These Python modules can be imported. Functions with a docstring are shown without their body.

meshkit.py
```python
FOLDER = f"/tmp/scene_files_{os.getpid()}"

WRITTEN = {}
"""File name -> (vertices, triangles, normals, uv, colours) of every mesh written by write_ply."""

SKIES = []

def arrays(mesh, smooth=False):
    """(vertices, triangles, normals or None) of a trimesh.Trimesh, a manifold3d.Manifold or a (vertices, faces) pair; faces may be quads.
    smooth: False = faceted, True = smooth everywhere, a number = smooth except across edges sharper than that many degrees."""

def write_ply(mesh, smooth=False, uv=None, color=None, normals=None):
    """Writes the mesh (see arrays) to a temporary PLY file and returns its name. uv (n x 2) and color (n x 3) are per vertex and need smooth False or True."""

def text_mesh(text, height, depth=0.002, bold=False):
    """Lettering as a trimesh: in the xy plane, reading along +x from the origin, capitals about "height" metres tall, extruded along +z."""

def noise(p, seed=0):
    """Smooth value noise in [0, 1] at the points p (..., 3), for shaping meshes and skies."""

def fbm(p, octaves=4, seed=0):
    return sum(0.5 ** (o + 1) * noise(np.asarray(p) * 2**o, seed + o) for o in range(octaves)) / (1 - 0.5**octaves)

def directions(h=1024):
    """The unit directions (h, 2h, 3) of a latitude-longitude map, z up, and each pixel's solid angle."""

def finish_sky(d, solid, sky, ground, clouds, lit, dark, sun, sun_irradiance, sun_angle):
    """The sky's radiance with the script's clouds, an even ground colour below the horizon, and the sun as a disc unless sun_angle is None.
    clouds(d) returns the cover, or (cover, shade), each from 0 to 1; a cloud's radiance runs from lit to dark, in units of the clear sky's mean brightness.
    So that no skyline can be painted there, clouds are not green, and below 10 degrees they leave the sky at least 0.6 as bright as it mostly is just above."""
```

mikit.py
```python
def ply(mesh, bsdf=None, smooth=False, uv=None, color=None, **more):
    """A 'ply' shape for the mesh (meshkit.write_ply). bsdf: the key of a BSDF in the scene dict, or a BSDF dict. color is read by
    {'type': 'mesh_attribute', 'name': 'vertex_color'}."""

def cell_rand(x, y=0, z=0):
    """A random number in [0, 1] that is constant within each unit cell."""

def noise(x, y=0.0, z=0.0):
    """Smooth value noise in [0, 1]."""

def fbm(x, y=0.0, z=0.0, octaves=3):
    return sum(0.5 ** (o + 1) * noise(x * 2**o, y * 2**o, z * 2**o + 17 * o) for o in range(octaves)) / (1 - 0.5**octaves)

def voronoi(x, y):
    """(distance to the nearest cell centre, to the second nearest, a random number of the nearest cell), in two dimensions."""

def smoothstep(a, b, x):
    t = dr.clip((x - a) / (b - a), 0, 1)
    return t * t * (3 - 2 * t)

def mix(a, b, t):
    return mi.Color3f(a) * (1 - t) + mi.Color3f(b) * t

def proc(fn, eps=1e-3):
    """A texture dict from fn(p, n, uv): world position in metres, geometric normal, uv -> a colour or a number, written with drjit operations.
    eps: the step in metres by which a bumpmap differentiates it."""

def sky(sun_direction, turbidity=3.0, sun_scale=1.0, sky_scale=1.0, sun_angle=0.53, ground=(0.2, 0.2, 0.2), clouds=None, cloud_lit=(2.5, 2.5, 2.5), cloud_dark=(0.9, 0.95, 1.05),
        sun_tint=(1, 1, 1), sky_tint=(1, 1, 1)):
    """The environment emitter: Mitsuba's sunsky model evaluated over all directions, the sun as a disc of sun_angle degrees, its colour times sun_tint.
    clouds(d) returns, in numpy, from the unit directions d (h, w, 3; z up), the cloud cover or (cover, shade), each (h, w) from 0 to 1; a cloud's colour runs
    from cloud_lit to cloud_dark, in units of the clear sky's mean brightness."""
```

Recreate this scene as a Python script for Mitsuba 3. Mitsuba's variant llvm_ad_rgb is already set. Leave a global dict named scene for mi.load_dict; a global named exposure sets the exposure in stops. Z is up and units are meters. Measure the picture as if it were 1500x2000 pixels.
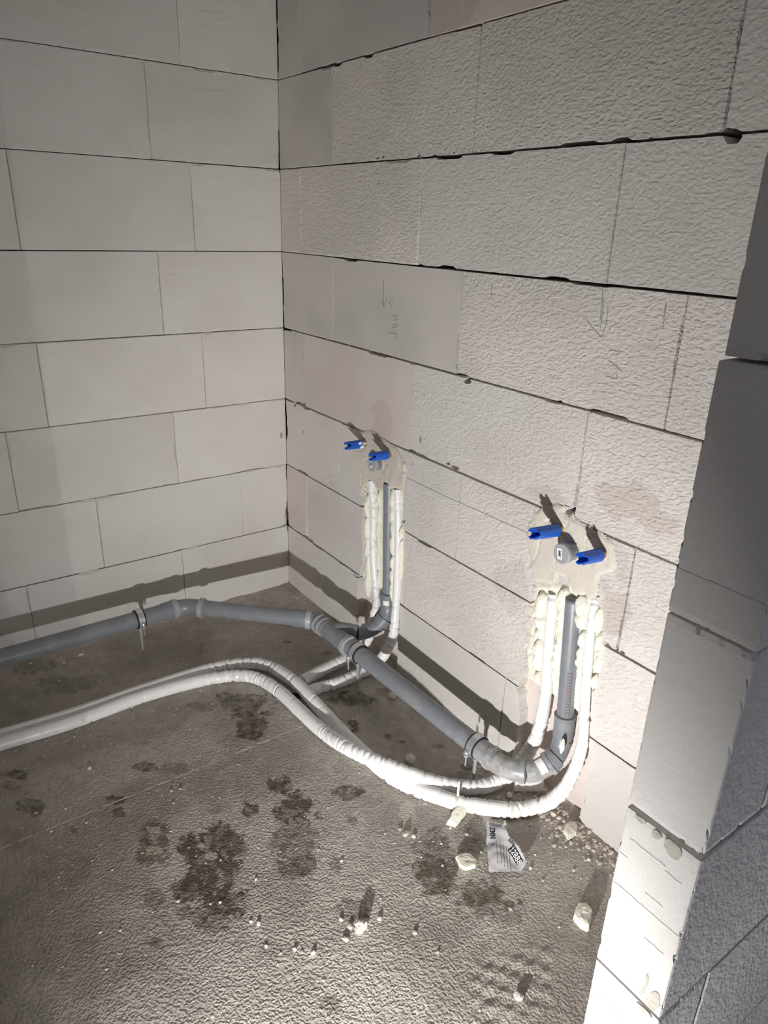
import math, random
import numpy as np
import trimesh, shapely, drjit as dr
import mitsuba as mi
import mikit, meshkit
from mikit import proc, noise, fbm, smoothstep, mix, ply
from shapely.geometry import Polygon, LineString, box
from shapely import affinity

scene, labels = {}, {}
T = mi.ScalarTransform4f
exposure = 0.0

# ---------------------------------------------------------------- camera
CAM = np.array([-1.15436, -2.18365, 1.29582])
FWD = np.array([0.546723, 0.748568, -0.375153])
UP = np.array([0.195155, 0.321783, 0.926483])
scene['camera'] = {'type': 'perspective', 'fov': 56.5339, 'fov_axis': 'x', 'near_clip': 0.05, 'far_clip': 50.0,
                   'to_world': T().look_at(origin=CAM.tolist(), target=(CAM + FWD).tolist(), up=UP.tolist())}

# ---------------------------------------------------------------- light
# overcast daylight that comes in through the open hall behind the camera
scene['daylight'] = {'type': 'constant', 'radiance': {'type': 'rgb', 'value': [0.185, 0.198, 0.235]}}
# a small LED work lamp standing low in the doorway, aimed into the corner: a ring of six LEDs
LAMP = np.array([-1.215, -1.995, 0.205])
LAMP_AIM = np.array([math.cos(math.radians(10)) * math.cos(math.radians(42)), math.cos(math.radians(10)) * math.sin(math.radians(42)), math.sin(math.radians(10))])
LAMP_POWER, LAMP_CUTOFF, LAMP_BEAM = 1.40, 52.0, 19.0
_u = np.cross(LAMP_AIM, [0, 0, 1]); _u /= np.linalg.norm(_u)
_v = np.cross(_u, LAMP_AIM)
for _k in range(6):
    _a = 2 * math.pi * _k / 6
    _o = LAMP + 0.013 * (math.cos(_a) * _u + math.sin(_a) * _v)
    scene['lamp_led_%03d' % _k] = {'type': 'spot', 'cutoff_angle': LAMP_CUTOFF, 'beam_width': LAMP_BEAM,
                                   'intensity': {'type': 'rgb', 'value': [LAMP_POWER * 1.0, LAMP_POWER * 0.985, LAMP_POWER * 0.97]},
                                   'to_world': T().look_at(origin=_o.tolist(), target=(_o + LAMP_AIM).tolist(), up=[0, 0, 1])}

# measured layout, in metres: x along the left wall (0 in the corner), y along the right wall, z up
D = {
    'drain_main': [(-1.3242, -0.172, 0.132), (-1.016, -0.1877, 0.13), (-0.6543, -0.1792, 0.128), (-0.5018, -0.1765, 0.127)],
    'elbow1': [(-0.5018, -0.1765, 0.127), (-0.4749, -0.1819, 0.127), (-0.4529, -0.1959, 0.127), (-0.4361, -0.2144, 0.127)],
    'drain_mid': [(-0.4361, -0.2144, 0.127), (-0.1709, -0.4652, 0.124)],
    'elbow2': [(-0.1709, -0.4652, 0.124), (-0.1594, -0.4838, 0.124), (-0.1601, -0.5226, 0.1235)],
    'tee': [(-0.1592, -0.5087, 0.1235), (-0.1525, -0.6634, 0.1225)],
    'branch': [(-0.1549, -0.5747, 0.123), (-0.135, -0.5798, 0.1336), (-0.098, -0.6166, 0.1276)],
    'branch_elbow': [(-0.098, -0.6166, 0.1276), (-0.07, -0.6257, 0.1267), (-0.05, -0.6325, 0.1345), (-0.027, -0.6402, 0.1491)],
    'riser_elbow1': [(-0.027, -0.6402, 0.1491), (-0.012, -0.6427, 0.1674), (0.0, -0.6384, 0.1886), (0.003, -0.6349, 0.2256)],
    'riser1': [(0.003, -0.6357, 0.2116), (0.004, -0.6272, 0.4124), (0.004, -0.6195, 0.5965)],
    'drain_right': [(-0.1516, -0.6508, 0.1225), (-0.123, -1.1771, 0.113), (-0.1213, -1.2428, 0.1125)],
    'elbow3': [(-0.123, -1.2374, 0.1125), (-0.1192, -1.2686, 0.112), (-0.112, -1.2982, 0.1167), (-0.092, -1.3244, 0.1204)],
    'elbow4': [(-0.092, -1.3244, 0.1204), (-0.074, -1.339, 0.1254), (-0.056, -1.3439, 0.1307), (-0.042, -1.35, 0.1419)],
    'riser_elbow2': [(-0.042, -1.35, 0.1419), (-0.026, -1.3511, 0.153), (-0.01, -1.347, 0.1679), (-0.002, -1.3435, 0.199)],
    'riser2': [(-0.002, -1.3436, 0.1887), (0.0, -1.3402, 0.2472), (0.0, -1.3386, 0.2949), (0.004, -1.315, 0.5467)],
    'tube1': [(-1.4232, -0.4121, 0.0185), (-1.0704, -0.4196, 0.0185), (-0.8972, -0.4309, 0.0185), (-0.7002, -0.4224, 0.0185), (-0.4942, -0.4497, 0.0185), (-0.4129, -0.4927, 0.02), (-0.3888, -0.5334, 0.022), (-0.3732, -0.5922, 0.024), (-0.3659, -0.6512, 0.025), (-0.3624, -0.7231, 0.025), (-0.3599, -0.79, 0.026), (-0.3572, -0.8533, 0.03), (-0.3535, -0.9365, 0.046), (-0.3357, -1.0159, 0.057), (-0.3067, -1.0764, 0.057), (-0.2684, -1.1206, 0.044), (-0.2248, -1.1578, 0.028), (-0.1805, -1.1955, 0.02), (-0.1332, -1.227, 0.02), (-0.1022, -1.2357, 0.022), (-0.0675, -1.2439, 0.03), (-0.06, -1.2693, 0.0741), (-0.033, -1.2726, 0.1074), (-0.022, -1.2804, 0.1449), (-0.014, -1.2825, 0.1808), (-0.008, -1.2831, 0.2591), (-0.004, -1.2732, 0.362), (-0.002, -1.2664, 0.4351), (0.0, -1.2606, 0.5001), (0.006, -1.2539, 0.5281)],
    'tube2': [(-1.4232, -0.3771, 0.0185), (-1.0652, -0.3874, 0.0185), (-0.8891, -0.3973, 0.0185), (-0.6908, -0.3939, 0.0185), (-0.4742, -0.4027, 0.0185), (-0.385, -0.4338, 0.02), (-0.3398, -0.4764, 0.022), (-0.3186, -0.5565, 0.027), (-0.3116, -0.6321, 0.031), (-0.312, -0.7045, 0.031), (-0.3115, -0.7689, 0.026), (-0.3089, -0.8351, 0.02), (-0.308, -0.9082, 0.0185), (-0.3048, -0.9832, 0.0185), (-0.2996, -1.0533, 0.0185), (-0.2854, -1.1094, 0.0185), (-0.2603, -1.1589, 0.0185), (-0.2378, -1.196, 0.0185), (-0.2136, -1.2337, 0.0185), (-0.1864, -1.2635, 0.0185), (-0.1473, -1.3011, 0.0185), (-0.115, -1.3265, 0.0185), (-0.0767, -1.3455, 0.021), (-0.052, -1.3709, 0.0454), (-0.035, -1.3892, 0.0819), (-0.024, -1.3999, 0.1269), (-0.018, -1.4057, 0.1785), (-0.014, -1.4074, 0.2269), (-0.01, -1.3988, 0.2829), (-0.008, -1.3917, 0.3314), (-0.006, -1.3837, 0.4014), (-0.004, -1.3748, 0.4921), (-0.002, -1.3744, 0.5479), (0.008, -1.3684, 0.5742)],
    'branch2': [(-0.2888, -0.6127, 0.025), (-0.1965, -0.592, 0.022), (-0.1011, -0.5774, 0.022), (-0.05, -0.5558, 0.0246), (-0.04, -0.5699, 0.0421), (-0.03, -0.5778, 0.0601), (-0.02, -0.5868, 0.118), (-0.016, -0.592, 0.16), (-0.008, -0.5904, 0.1898), (-0.004, -0.5784, 0.2374), (-0.001, -0.5546, 0.3645), (0.0, -0.551, 0.4773), (0.004, -0.5301, 0.5802)],
    'branch1': [(-0.294, -0.6642, 0.022), (-0.2495, -0.6654, 0.0195), (-0.2121, -0.6709, 0.019), (-0.1431, -0.6711, 0.02), (-0.0889, -0.6685, 0.024), (-0.05, -0.6853, 0.0601), (-0.035, -0.6947, 0.0966), (-0.024, -0.7014, 0.1327), (-0.018, -0.6991, 0.1654), (-0.01, -0.6927, 0.2216), (-0.006, -0.6889, 0.2795), (-0.002, -0.6819, 0.4269), (0.0, -0.6733, 0.5202), (0.004, -0.6596, 0.5935)],
    'clips': [((-0.6222, -0.1777, 0.128), (-0.6152, -0.1427, 0.0)), ((-0.1484, -0.7013, 0.1222), (-0.1311, -0.6733, 0.0)), ((-0.123, -1.1882, 0.113), (-0.1235, -1.1867, 0.0))],
    'plugs': [((0.0, -1.2588, 0.6907), (-0.092, -1.2588, 0.7011)), ((0.0, -1.3748, 0.6786), (-0.0761, -1.3748, 0.6864)), ((0.0, -0.5046, 0.6889), (-0.072, -0.5046, 0.6918)), ((0.0, -0.631, 0.6901), (-0.0721, -0.631, 0.6926))],
    'caps': [(-0.04, -1.2981, 0.6576), (-0.03, -0.5765, 0.6506)],
    'chase1': [(-0.4867, 0.5726), (-0.4797, 0.5288), (-0.4906, 0.4561), (-0.487, 0.3906), (-0.4931, 0.2932), (-0.4802, 0.2327), (-0.4747, 0.113), (-0.4563, -0.0046), (-0.6978, 0.002), (-0.6963, 0.1127), (-0.6981, 0.2889), (-0.6833, 0.4022), (-0.6915, 0.4675), (-0.6937, 0.582), (-0.6855, 0.633)],
    'chase2': [(-1.1962, 0.5301), (-1.1969, 0.4805), (-1.1997, 0.439), (-1.1939, 0.3624), (-1.2036, 0.2948), (-1.1879, 0.2329), (-1.2085, 0.1609), (-1.2035, 0.094), (-1.2018, -0.0008), (-1.4198, -0.0056), (-1.4275, 0.0663), (-1.4244, 0.1791), (-1.4088, 0.2357), (-1.4086, 0.2864), (-1.403, 0.3352), (-1.4115, 0.3902), (-1.4084, 0.4614), (-1.3899, 0.5573), (-1.3735, 0.5972)],
    'patch1': [(-0.461, 0.6808), (-0.4384, 0.6555), (-0.4347, 0.6349), (-0.4528, 0.5955), (-0.4605, 0.5529), (-0.4823, 0.5347), (-0.519, 0.5587), (-0.5305, 0.5794), (-0.5508, 0.5759), (-0.5635, 0.5605), (-0.5871, 0.562), (-0.6359, 0.5824), (-0.6541, 0.5917), (-0.6831, 0.5963), (-0.6965, 0.612), (-0.7076, 0.6562), (-0.7027, 0.6772), (-0.6842, 0.6898), (-0.6652, 0.7069), (-0.6463, 0.7197), (-0.6169, 0.721), (-0.5751, 0.7285), (-0.5398, 0.7381), (-0.4924, 0.7289), (-0.4684, 0.7113)],
    'patch2': [(-1.1574, 0.6459), (-1.1764, 0.6993), (-1.2086, 0.7301), (-1.2395, 0.7443), (-1.2704, 0.751), (-1.2965, 0.7282), (-1.3618, 0.7224), (-1.3948, 0.7095), (-1.4085, 0.6785), (-1.4092, 0.6529), (-1.3779, 0.6319), (-1.376, 0.5828), (-1.3652, 0.558), (-1.3458, 0.5688), (-1.3109, 0.5607), (-1.2952, 0.586), (-1.2743, 0.5849), (-1.2637, 0.5618), (-1.2366, 0.5477), (-1.2083, 0.535), (-1.1886, 0.5645), (-1.1714, 0.612)],
    'hole1': [(-1.2596, 0.7341), (-1.2857, 0.7534), (-1.2847, 0.7391), (-1.2742, 0.7278)],
    'hole2': [(-0.6915, 0.5059), (-0.7005, 0.5171), (-0.7092, 0.5139), (-0.7015, 0.5016)],
    'hole3': [(-1.465, 1.4398), (-1.4702, 1.4508), (-1.4816, 1.4486), (-1.4947, 1.4421), (-1.4988, 1.4348), (-1.4942, 1.426), (-1.4767, 1.4256)],
    'foam2': [(-1.2317, 0.4995, 0.0171, 0.0259), (-1.2264, 0.4713, 0.0159, 0.0235), (-1.2331, 0.4474, 0.0173, 0.0183), (-1.2372, 0.4206, 0.0161, 0.0184), (-1.2404, 0.3776, 0.0175, 0.0238), (-1.2421, 0.3445, 0.0149, 0.0267), (-1.2486, 0.3006, 0.0109, 0.0188), (-1.2884, 0.5289, 0.0166, 0.035), (-1.2948, 0.4982, 0.0166, 0.0251), (-1.2961, 0.4712, 0.0154, 0.0228), (-1.2991, 0.4434, 0.0142, 0.0178), (-1.2983, 0.42, 0.0156, 0.0179), (-1.2971, 0.3989, 0.0157, 0.018), (-1.2948, 0.3742, 0.0158, 0.0207), (-1.2997, 0.3533, 0.0132, 0.0207), (-1.2995, 0.335, 0.0119, 0.013), (-1.3392, 0.5365, 0.0174, 0.0317), (-1.3455, 0.5078, 0.0162, 0.022), (-1.3569, 0.4659, 0.0113, 0.0221), (-1.3577, 0.427, 0.0114, 0.0223), (-1.3582, 0.4073, 0.0114, 0.015), (-1.3635, 0.3929, 0.0089, 0.0112), (-1.3887, 0.5295, 0.0109, 0.031), (-1.3994, 0.477, 0.011, 0.0264), (-1.4053, 0.4585, 0.0074, 0.0108), (-1.405, 0.4299, 0.0099, 0.0242), (-1.4035, 0.383, 0.0087, 0.0172)],
    'foam1': [(-0.586, 0.5394, 0.0102, 0.0333), (-0.5883, 0.4912, 0.0085, 0.0419), (-0.5881, 0.4413, 0.0086, 0.0423), (-0.5889, 0.396, 0.0104, 0.0375), (-0.5929, 0.3409, 0.007, 0.0429), (-0.5957, 0.2808, 0.0071, 0.0347), (-0.649, 0.5602, 0.0132, 0.0405), (-0.6517, 0.5134, 0.0133, 0.0457), (-0.6595, 0.4678, 0.0134, 0.0427), (-0.6598, 0.4187, 0.0135, 0.0397), (-0.6631, 0.3632, 0.0119, 0.0334), (-0.6633, 0.3157, 0.012, 0.037), (-0.6635, 0.2673, 0.0104, 0.0373), (-0.6966, 0.472, 0.0066, 0.0194), (-0.6982, 0.4092, 0.0067, 0.0409), (-0.6994, 0.3517, 0.0067, 0.033), (-0.5379, 0.295, 0.0126, 0.0529), (-0.533, 0.2351, 0.0127, 0.0535), (-0.5284, 0.3584, 0.0125, 0.0438), (-0.523, 0.4257, 0.0124, 0.0433), (-0.5205, 0.4927, 0.0105, 0.0429)],
    'strokes': [[(-0.5695, 1.1558), (-0.5698, 1.121), (-0.5731, 1.0862), (-0.5629, 1.1006)], [(-0.5731, 1.0862), (-0.5872, 1.1161)], [(-0.6143, 1.1121), (-0.598, 1.1019), (-0.6119, 1.0876)], [(-0.6131, 1.0676), (-0.6342, 1.0708), (-0.6334, 1.0598), (-0.6183, 1.0567)], [(-0.6144, 1.0443), (-0.6341, 1.0489), (-0.633, 1.0409), (-0.6133, 1.0375)], [(-0.5963, 1.021), (-0.631, 1.0243), (-0.6379, 1.0119)], [(-0.9809, 1.1776), (-0.9818, 1.1487)], [(-0.982, 1.1786), (-0.9809, 1.1481)], [(-1.2802, 1.1935), (-1.2843, 1.1379), (-1.2825, 1.1729)], [(-1.2869, 1.1733), (-1.2871, 1.1222)], [(-1.2504, 1.134), (-1.2771, 1.1138), (-1.2924, 1.105)], [(-1.2927, 1.1032), (-1.2993, 1.1291), (-1.2981, 1.1605)], [(-1.3267, 1.1352), (-1.3108, 1.127), (-1.3085, 1.1203)], [(-1.3142, 1.084), (-1.3425, 1.0854), (-1.3314, 1.0747)], [(-1.3154, 1.065), (-1.3321, 1.0587), (-1.3514, 1.0493)], [(-1.3238, 1.0554), (-1.3386, 1.0597)], [(-1.3165, 1.034), (-1.3431, 1.0351), (-1.3397, 1.0418)], [(-1.4181, 1.1827), (-1.419, 1.1536)], [(-1.4198, 1.178), (-1.4204, 1.1373)]],
    'scratch': [(-0.7063, 0.6423), (-0.8759, 0.6416), (-1.0083, 0.6444), (-1.1615, 0.6469)],
    'line': [(-1.1872, -0.76), (-1.1275, -0.7593), (-0.9083, -0.7554), (-0.6568, -0.7632), (-0.4846, -0.7652), (-0.3597, -0.7667)],
    'stains': [(-0.7671, -1.0728, 0.056, -0.0377, 0.0442, 0.1044, 1.0), (-0.8503, -0.9437, 0.0335, -0.0225, 0.0193, 0.0566, 0.8), (-0.8249, -0.9037, 0.0249, -0.0167, 0.0112, 0.0323, 0.7), (-0.7025, -1.0344, 0.0377, -0.0253, 0.0151, 0.0333, 0.8), (-0.8374, -1.0937, 0.0261, -0.0176, 0.0128, 0.0333, 0.7), (-0.8254, -1.1725, 0.0386, -0.0261, 0.0116, 0.0282, 0.7), (-0.8953, -1.0692, 0.0181, -0.0122, 0.0089, 0.0262, 0.6), (-0.7678, -1.1407, 0.0306, -0.0206, 0.0164, 0.0371, 0.7), (-0.5331, -1.0212, 0.0464, -0.031, 0.0239, 0.0432, 1.0), (-0.6249, -0.9637, 0.021, -0.014, 0.0106, 0.022, 0.9), (-0.5302, -0.9332, 0.0294, -0.0195, 0.0132, 0.025, 0.9), (-0.5822, -1.0979, 0.0594, -0.0398, 0.0215, 0.039, 0.6), (-0.6157, -1.1588, 0.0386, -0.0259, 0.0239, 0.0434, 0.75), (-0.4087, -1.0408, 0.0334, -0.0222, 0.0139, 0.0217, 0.75), (-0.4458, -1.121, 0.0099, -0.0066, 0.0068, 0.0104, 0.6), (-0.5376, -1.2114, 0.0138, -0.0093, 0.0107, 0.0172, 0.5), (-0.467, -0.6018, 0.0634, -0.0415, 0.0248, 0.0525, 0.8), (-0.4863, -0.6912, 0.0422, -0.0277, 0.0234, 0.0482, 0.9), (-0.4919, -0.5344, 0.0347, -0.0227, 0.0121, 0.0272, 0.6), (-0.572, -0.5386, 0.0411, -0.0269, 0.009, 0.0221, 0.4), (-0.3617, -1.3297, 0.0466, -0.0313, 0.0499, 0.0611, 0.8), (-0.3313, -1.2835, 0.0404, -0.0271, 0.0278, 0.0343, 0.6), (-0.3302, -1.4509, 0.0551, -0.0372, 0.0398, 0.0429, 0.75), (-0.2444, -1.3244, 0.0253, -0.017, 0.0515, 0.057, 0.6), (-1.0593, -0.5334, 0.027, -0.0179, 0.0034, 0.0193, 0.6), (-1.0458, -0.6694, 0.0275, -0.0184, 0.0053, 0.0274, 0.6), (-0.7858, -0.6778, 0.0236, -0.0156, 0.006, 0.0184, 0.8), (-0.8817, -0.7537, 0.0221, -0.0147, 0.0043, 0.0149, 0.9), (-0.8835, -0.8005, 0.0128, -0.0085, 0.0042, 0.0142, 0.7), (-0.9792, -0.8003, 0.0085, -0.0057, 0.0026, 0.0107, 0.6), (-1.075, -0.571, 0.0224, -0.0149, 0.0028, 0.0167, 0.5), (-0.2493, -0.8313, 0.0131, -0.0086, 0.0109, 0.0167, 0.8), (-0.2589, -0.8639, 0.0106, -0.007, 0.0107, 0.0162, 0.7), (-0.2029, -0.9261, 0.0093, -0.0062, 0.0074, 0.0103, 0.7), (-0.1815, -0.9675, 0.0081, -0.0053, 0.0049, 0.0066, 0.7), (-0.1064, -1.0391, 0.015, -0.0099, 0.0065, 0.0079, 0.6), (-0.0966, -1.1411, 0.0178, -0.0118, 0.0101, 0.0114, 0.6), (-0.1249, -1.1534, 0.0219, -0.0145, 0.0098, 0.0111, 0.5), (-0.0929, -0.7595, 0.0282, -0.0184, 0.0147, 0.0207, 0.5), (-0.1899, -0.7404, 0.0503, -0.0329, 0.0189, 0.0289, 0.7), (-0.9207, -1.1647, 0.0121, -0.0082, 0.0036, 0.0104, 0.6), (-0.7033, -1.4592, 0.0166, -0.0113, 0.0072, 0.0116, 0.6), (-0.5669, -1.3267, 0.031, -0.021, 0.0156, 0.0237, 0.6), (-0.7355, -1.3057, 0.0325, -0.022, 0.0074, 0.0142, 0.2), (-1.0314, -0.8949, 0.0534, -0.036, 0.0127, 0.0559, 0.15), (-0.9301, -0.0587, 0.0647, -0.0419, 0.0103, 0.0533, 0.4), (-0.8649, -0.2263, 0.0747, -0.0486, 0.0112, 0.0478, 0.35), (-0.3111, -1.5138, 0.026, -0.0176, 0.0168, 0.0169, 0.4), (-0.2184, -1.2504, 0.0203, -0.0136, 0.0171, 0.0195, 0.3), (-0.1272, -0.493, 0.0222, -0.0144, 0.0078, 0.0128, 0.5), (-0.2092, -0.3679, 0.0142, -0.0091, 0.0059, 0.011, 0.5), (-0.7247, -0.7293, 0.0428, -0.0284, 0.0092, 0.0251, 0.35), (-0.6835, -0.9207, 0.03, -0.02, 0.0058, 0.0135, 0.3)],
    'bald': [(-0.8508, -0.9551, 0.0157, -0.0106, 0.0042, 0.0123), (-0.8316, -0.8992, 0.0134, -0.009, 0.0035, 0.0102), (-0.3197, -1.1827, 0.0172, -0.0115, 0.0235, 0.0308), (-0.7569, -1.0347, 0.0111, -0.0074, 0.0043, 0.0103)],
    'crumbs': [(-0.7853, -1.155, 0.0037), (-0.8552, -1.1063, 0.0037), (-0.803, -1.1473, 0.0031), (-0.7005, -1.1456, 0.0038), (-0.7419, -1.0578, 0.0028), (-0.4982, -1.4331, 0.0045), (-0.4217, -1.6404, 0.0088), (-0.5809, -1.3664, 0.0137), (-0.5423, -1.3349, 0.0052), (-0.5502, -1.3464, 0.0047), (-0.5961, -1.3508, 0.0056), (-0.5372, -1.3676, 0.0051), (-0.6177, -1.3677, 0.006), (-0.6022, -1.3264, 0.0046), (-0.302, -1.5003, 0.0042), (-0.4857, -1.4893, 0.0039), (-0.5442, -1.4557, 0.002), (-0.3665, -1.207, 0.0053), (-0.3637, -1.2268, 0.0082), (-0.3527, -1.2412, 0.0053), (-0.9012, -0.6167, 0.0052), (-0.8937, -0.6304, 0.0032), (-0.758, -0.8022, 0.0037), (-0.7381, -0.8073, 0.0038), (-0.3204, -0.8512, 0.0035), (-0.3089, -0.7922, 0.0057), (-0.3691, -0.7018, 0.0029), (-0.7901, -0.0892, 0.0089), (-0.8433, -0.1018, 0.0056), (-0.8782, -0.1904, 0.0053), (-0.9279, -0.0471, 0.004), (-0.4437, -0.2243, 0.005), (-0.0899, -0.797, 0.0121), (-0.2088, -1.0396, 0.016), (-0.0839, -1.2753, 0.0094), (-0.5517, -1.1526, 0.0028), (-0.4708, -1.0588, 0.0024), (-0.5254, -1.2067, 0.0034), (-0.7088, -1.3301, 0.0044), (-0.7001, -1.3423, 0.0034), (-0.6833, -1.3562, 0.0054), (-0.7508, -1.2928, 0.0034), (-0.7422, -1.2424, 0.0046), (-0.7523, -1.2288, 0.0036), (-0.1947, -1.4533, 0.0045), (-0.1154, -1.2194, 0.0057), (-0.0369, -1.3754, 0.0073), (-0.0343, -1.3923, 0.0055), (-0.2659, -1.2689, 0.0036), (-0.2472, -1.3048, 0.0041), (-0.2542, -1.3607, 0.0034), (-0.7375, -0.4331, 0.0073), (-0.9428, -0.1605, 0.0038), (-0.4655, -0.3597, 0.0032), (-0.1464, -1.4745, 0.0028), (-0.1949, -1.4895, 0.0033), (-0.1192, -1.509, 0.0033), (-0.159, -1.4331, 0.0029), (-0.0851, -1.4573, 0.0041), (-0.0664, -1.4784, 0.0046), (-0.0694, -1.5099, 0.0045), (-0.018, -1.3252, 0.0063), (0.0047, -1.3262, 0.0069), (0.0065, -1.311, 0.0051)],
    'foam_chunks': [((-0.2359, -1.2613), 0.024), ((-0.3076, -1.3661), 0.022), ((-0.0511, -1.4398), 0.017), ((-0.2058, -1.6072), 0.022)],
    'foam_outline': [[(-0.2705, -1.2587), (-0.2403, -1.2454), (-0.2156, -1.2427), (-0.1993, -1.2517), (-0.2089, -1.2626), (-0.2376, -1.2715), (-0.2566, -1.2753)], [(-0.3159, -1.3425), (-0.2982, -1.3411), (-0.2812, -1.3526), (-0.281, -1.3742), (-0.2938, -1.385), (-0.3195, -1.3789), (-0.3227, -1.3624)], [(-0.0592, -1.4256), (-0.0389, -1.4155), (-0.0234, -1.4222), (-0.0194, -1.434), (-0.0428, -1.4509), (-0.0699, -1.4487), (-0.0668, -1.4384)], [(-0.2149, -1.5894), (-0.1878, -1.5768), (-0.1709, -1.5854), (-0.1765, -1.6057), (-0.1964, -1.6157), (-0.2116, -1.6257), (-0.22, -1.616), (-0.2205, -1.5994)]],
    'damp': [(-1.4087, 0.7997, 0.0804, 0.0402, 1.0), (-1.4866, 0.7846, 0.0451, 0.034, 0.9), (-1.2016, 0.7541, 0.0622, 0.0205, 0.7), (-1.4203, 0.5707, 0.0403, 0.0658, 1.0), (-1.1352, 0.489, 0.0704, 0.0776, 0.6), (-0.2834, 0.3741, 0.126, 0.1098, 0.2), (-0.5776, 0.7549, 0.0538, 0.0661, 0.7), (-0.6442, 0.6741, 0.0701, 0.0444, 0.6), (-0.7506, 1.7203, 0.101, 0.0562, 0.8), (-1.3744, 0.6808, 0.0695, 0.0431, 0.7)],
    'chips': [(-0.5253, 1.4475, 0.0068, 0.0035), (-0.55, 1.4499, 0.0067, 0.0035), (-0.6966, 1.4454, 0.0079, 0.0027), (-0.7505, 1.4429, 0.0131, 0.0032), (-0.7834, 1.4455, 0.0055, 0.0052), (-0.5759, 1.6827, 0.0041, 0.0063), (-0.8227, 1.4457, 0.0053, 0.0031), (-0.9216, 0.9521, 0.0143, 0.0072), (-0.7087, 0.9582, 0.0129, 0.0039), (-1.2107, 0.9639, 0.0067, 0.0026), (-0.8996, 0.7282, 0.0172, 0.0053), (-1.3323, 1.4416, 0.0051, 0.0039), (-1.4597, 0.961, 0.003, 0.0027), (-0.8733, 0.7316, 0.0098, 0.004), (-1.2861, 1.199, 0.0035, 0.0018), (-1.4581, 1.1988, 0.0038, 0.0016), (-0.0652, 0.7127, 0.0108, 0.0072), (-1.4564, 0.4865, 0.0058, 0.0034), (-1.4109, 0.2401, 0.0064, 0.0038), (-0.4593, 0.2292, 0.0178, 0.0037)],
    'wall_marks': [(-0.0197, 0.589, 0.0055, 0.011), (-0.7586, 0.7647, 0.005, 0.009), (-0.1266, 0.6286, 0.004, 0.006)],
    'smear': (-0.034, -1.3694, 0.1994),
    'offcut': [(-0.0569, -1.2635, 0.017), (0.0029, -1.3032, 0.017)],
    'tie1': ((-0.2171, -1.2359, 0.0), (-0.2023, -1.2101, 0.03), (-0.1966, -1.2099, 0.06)),
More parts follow.
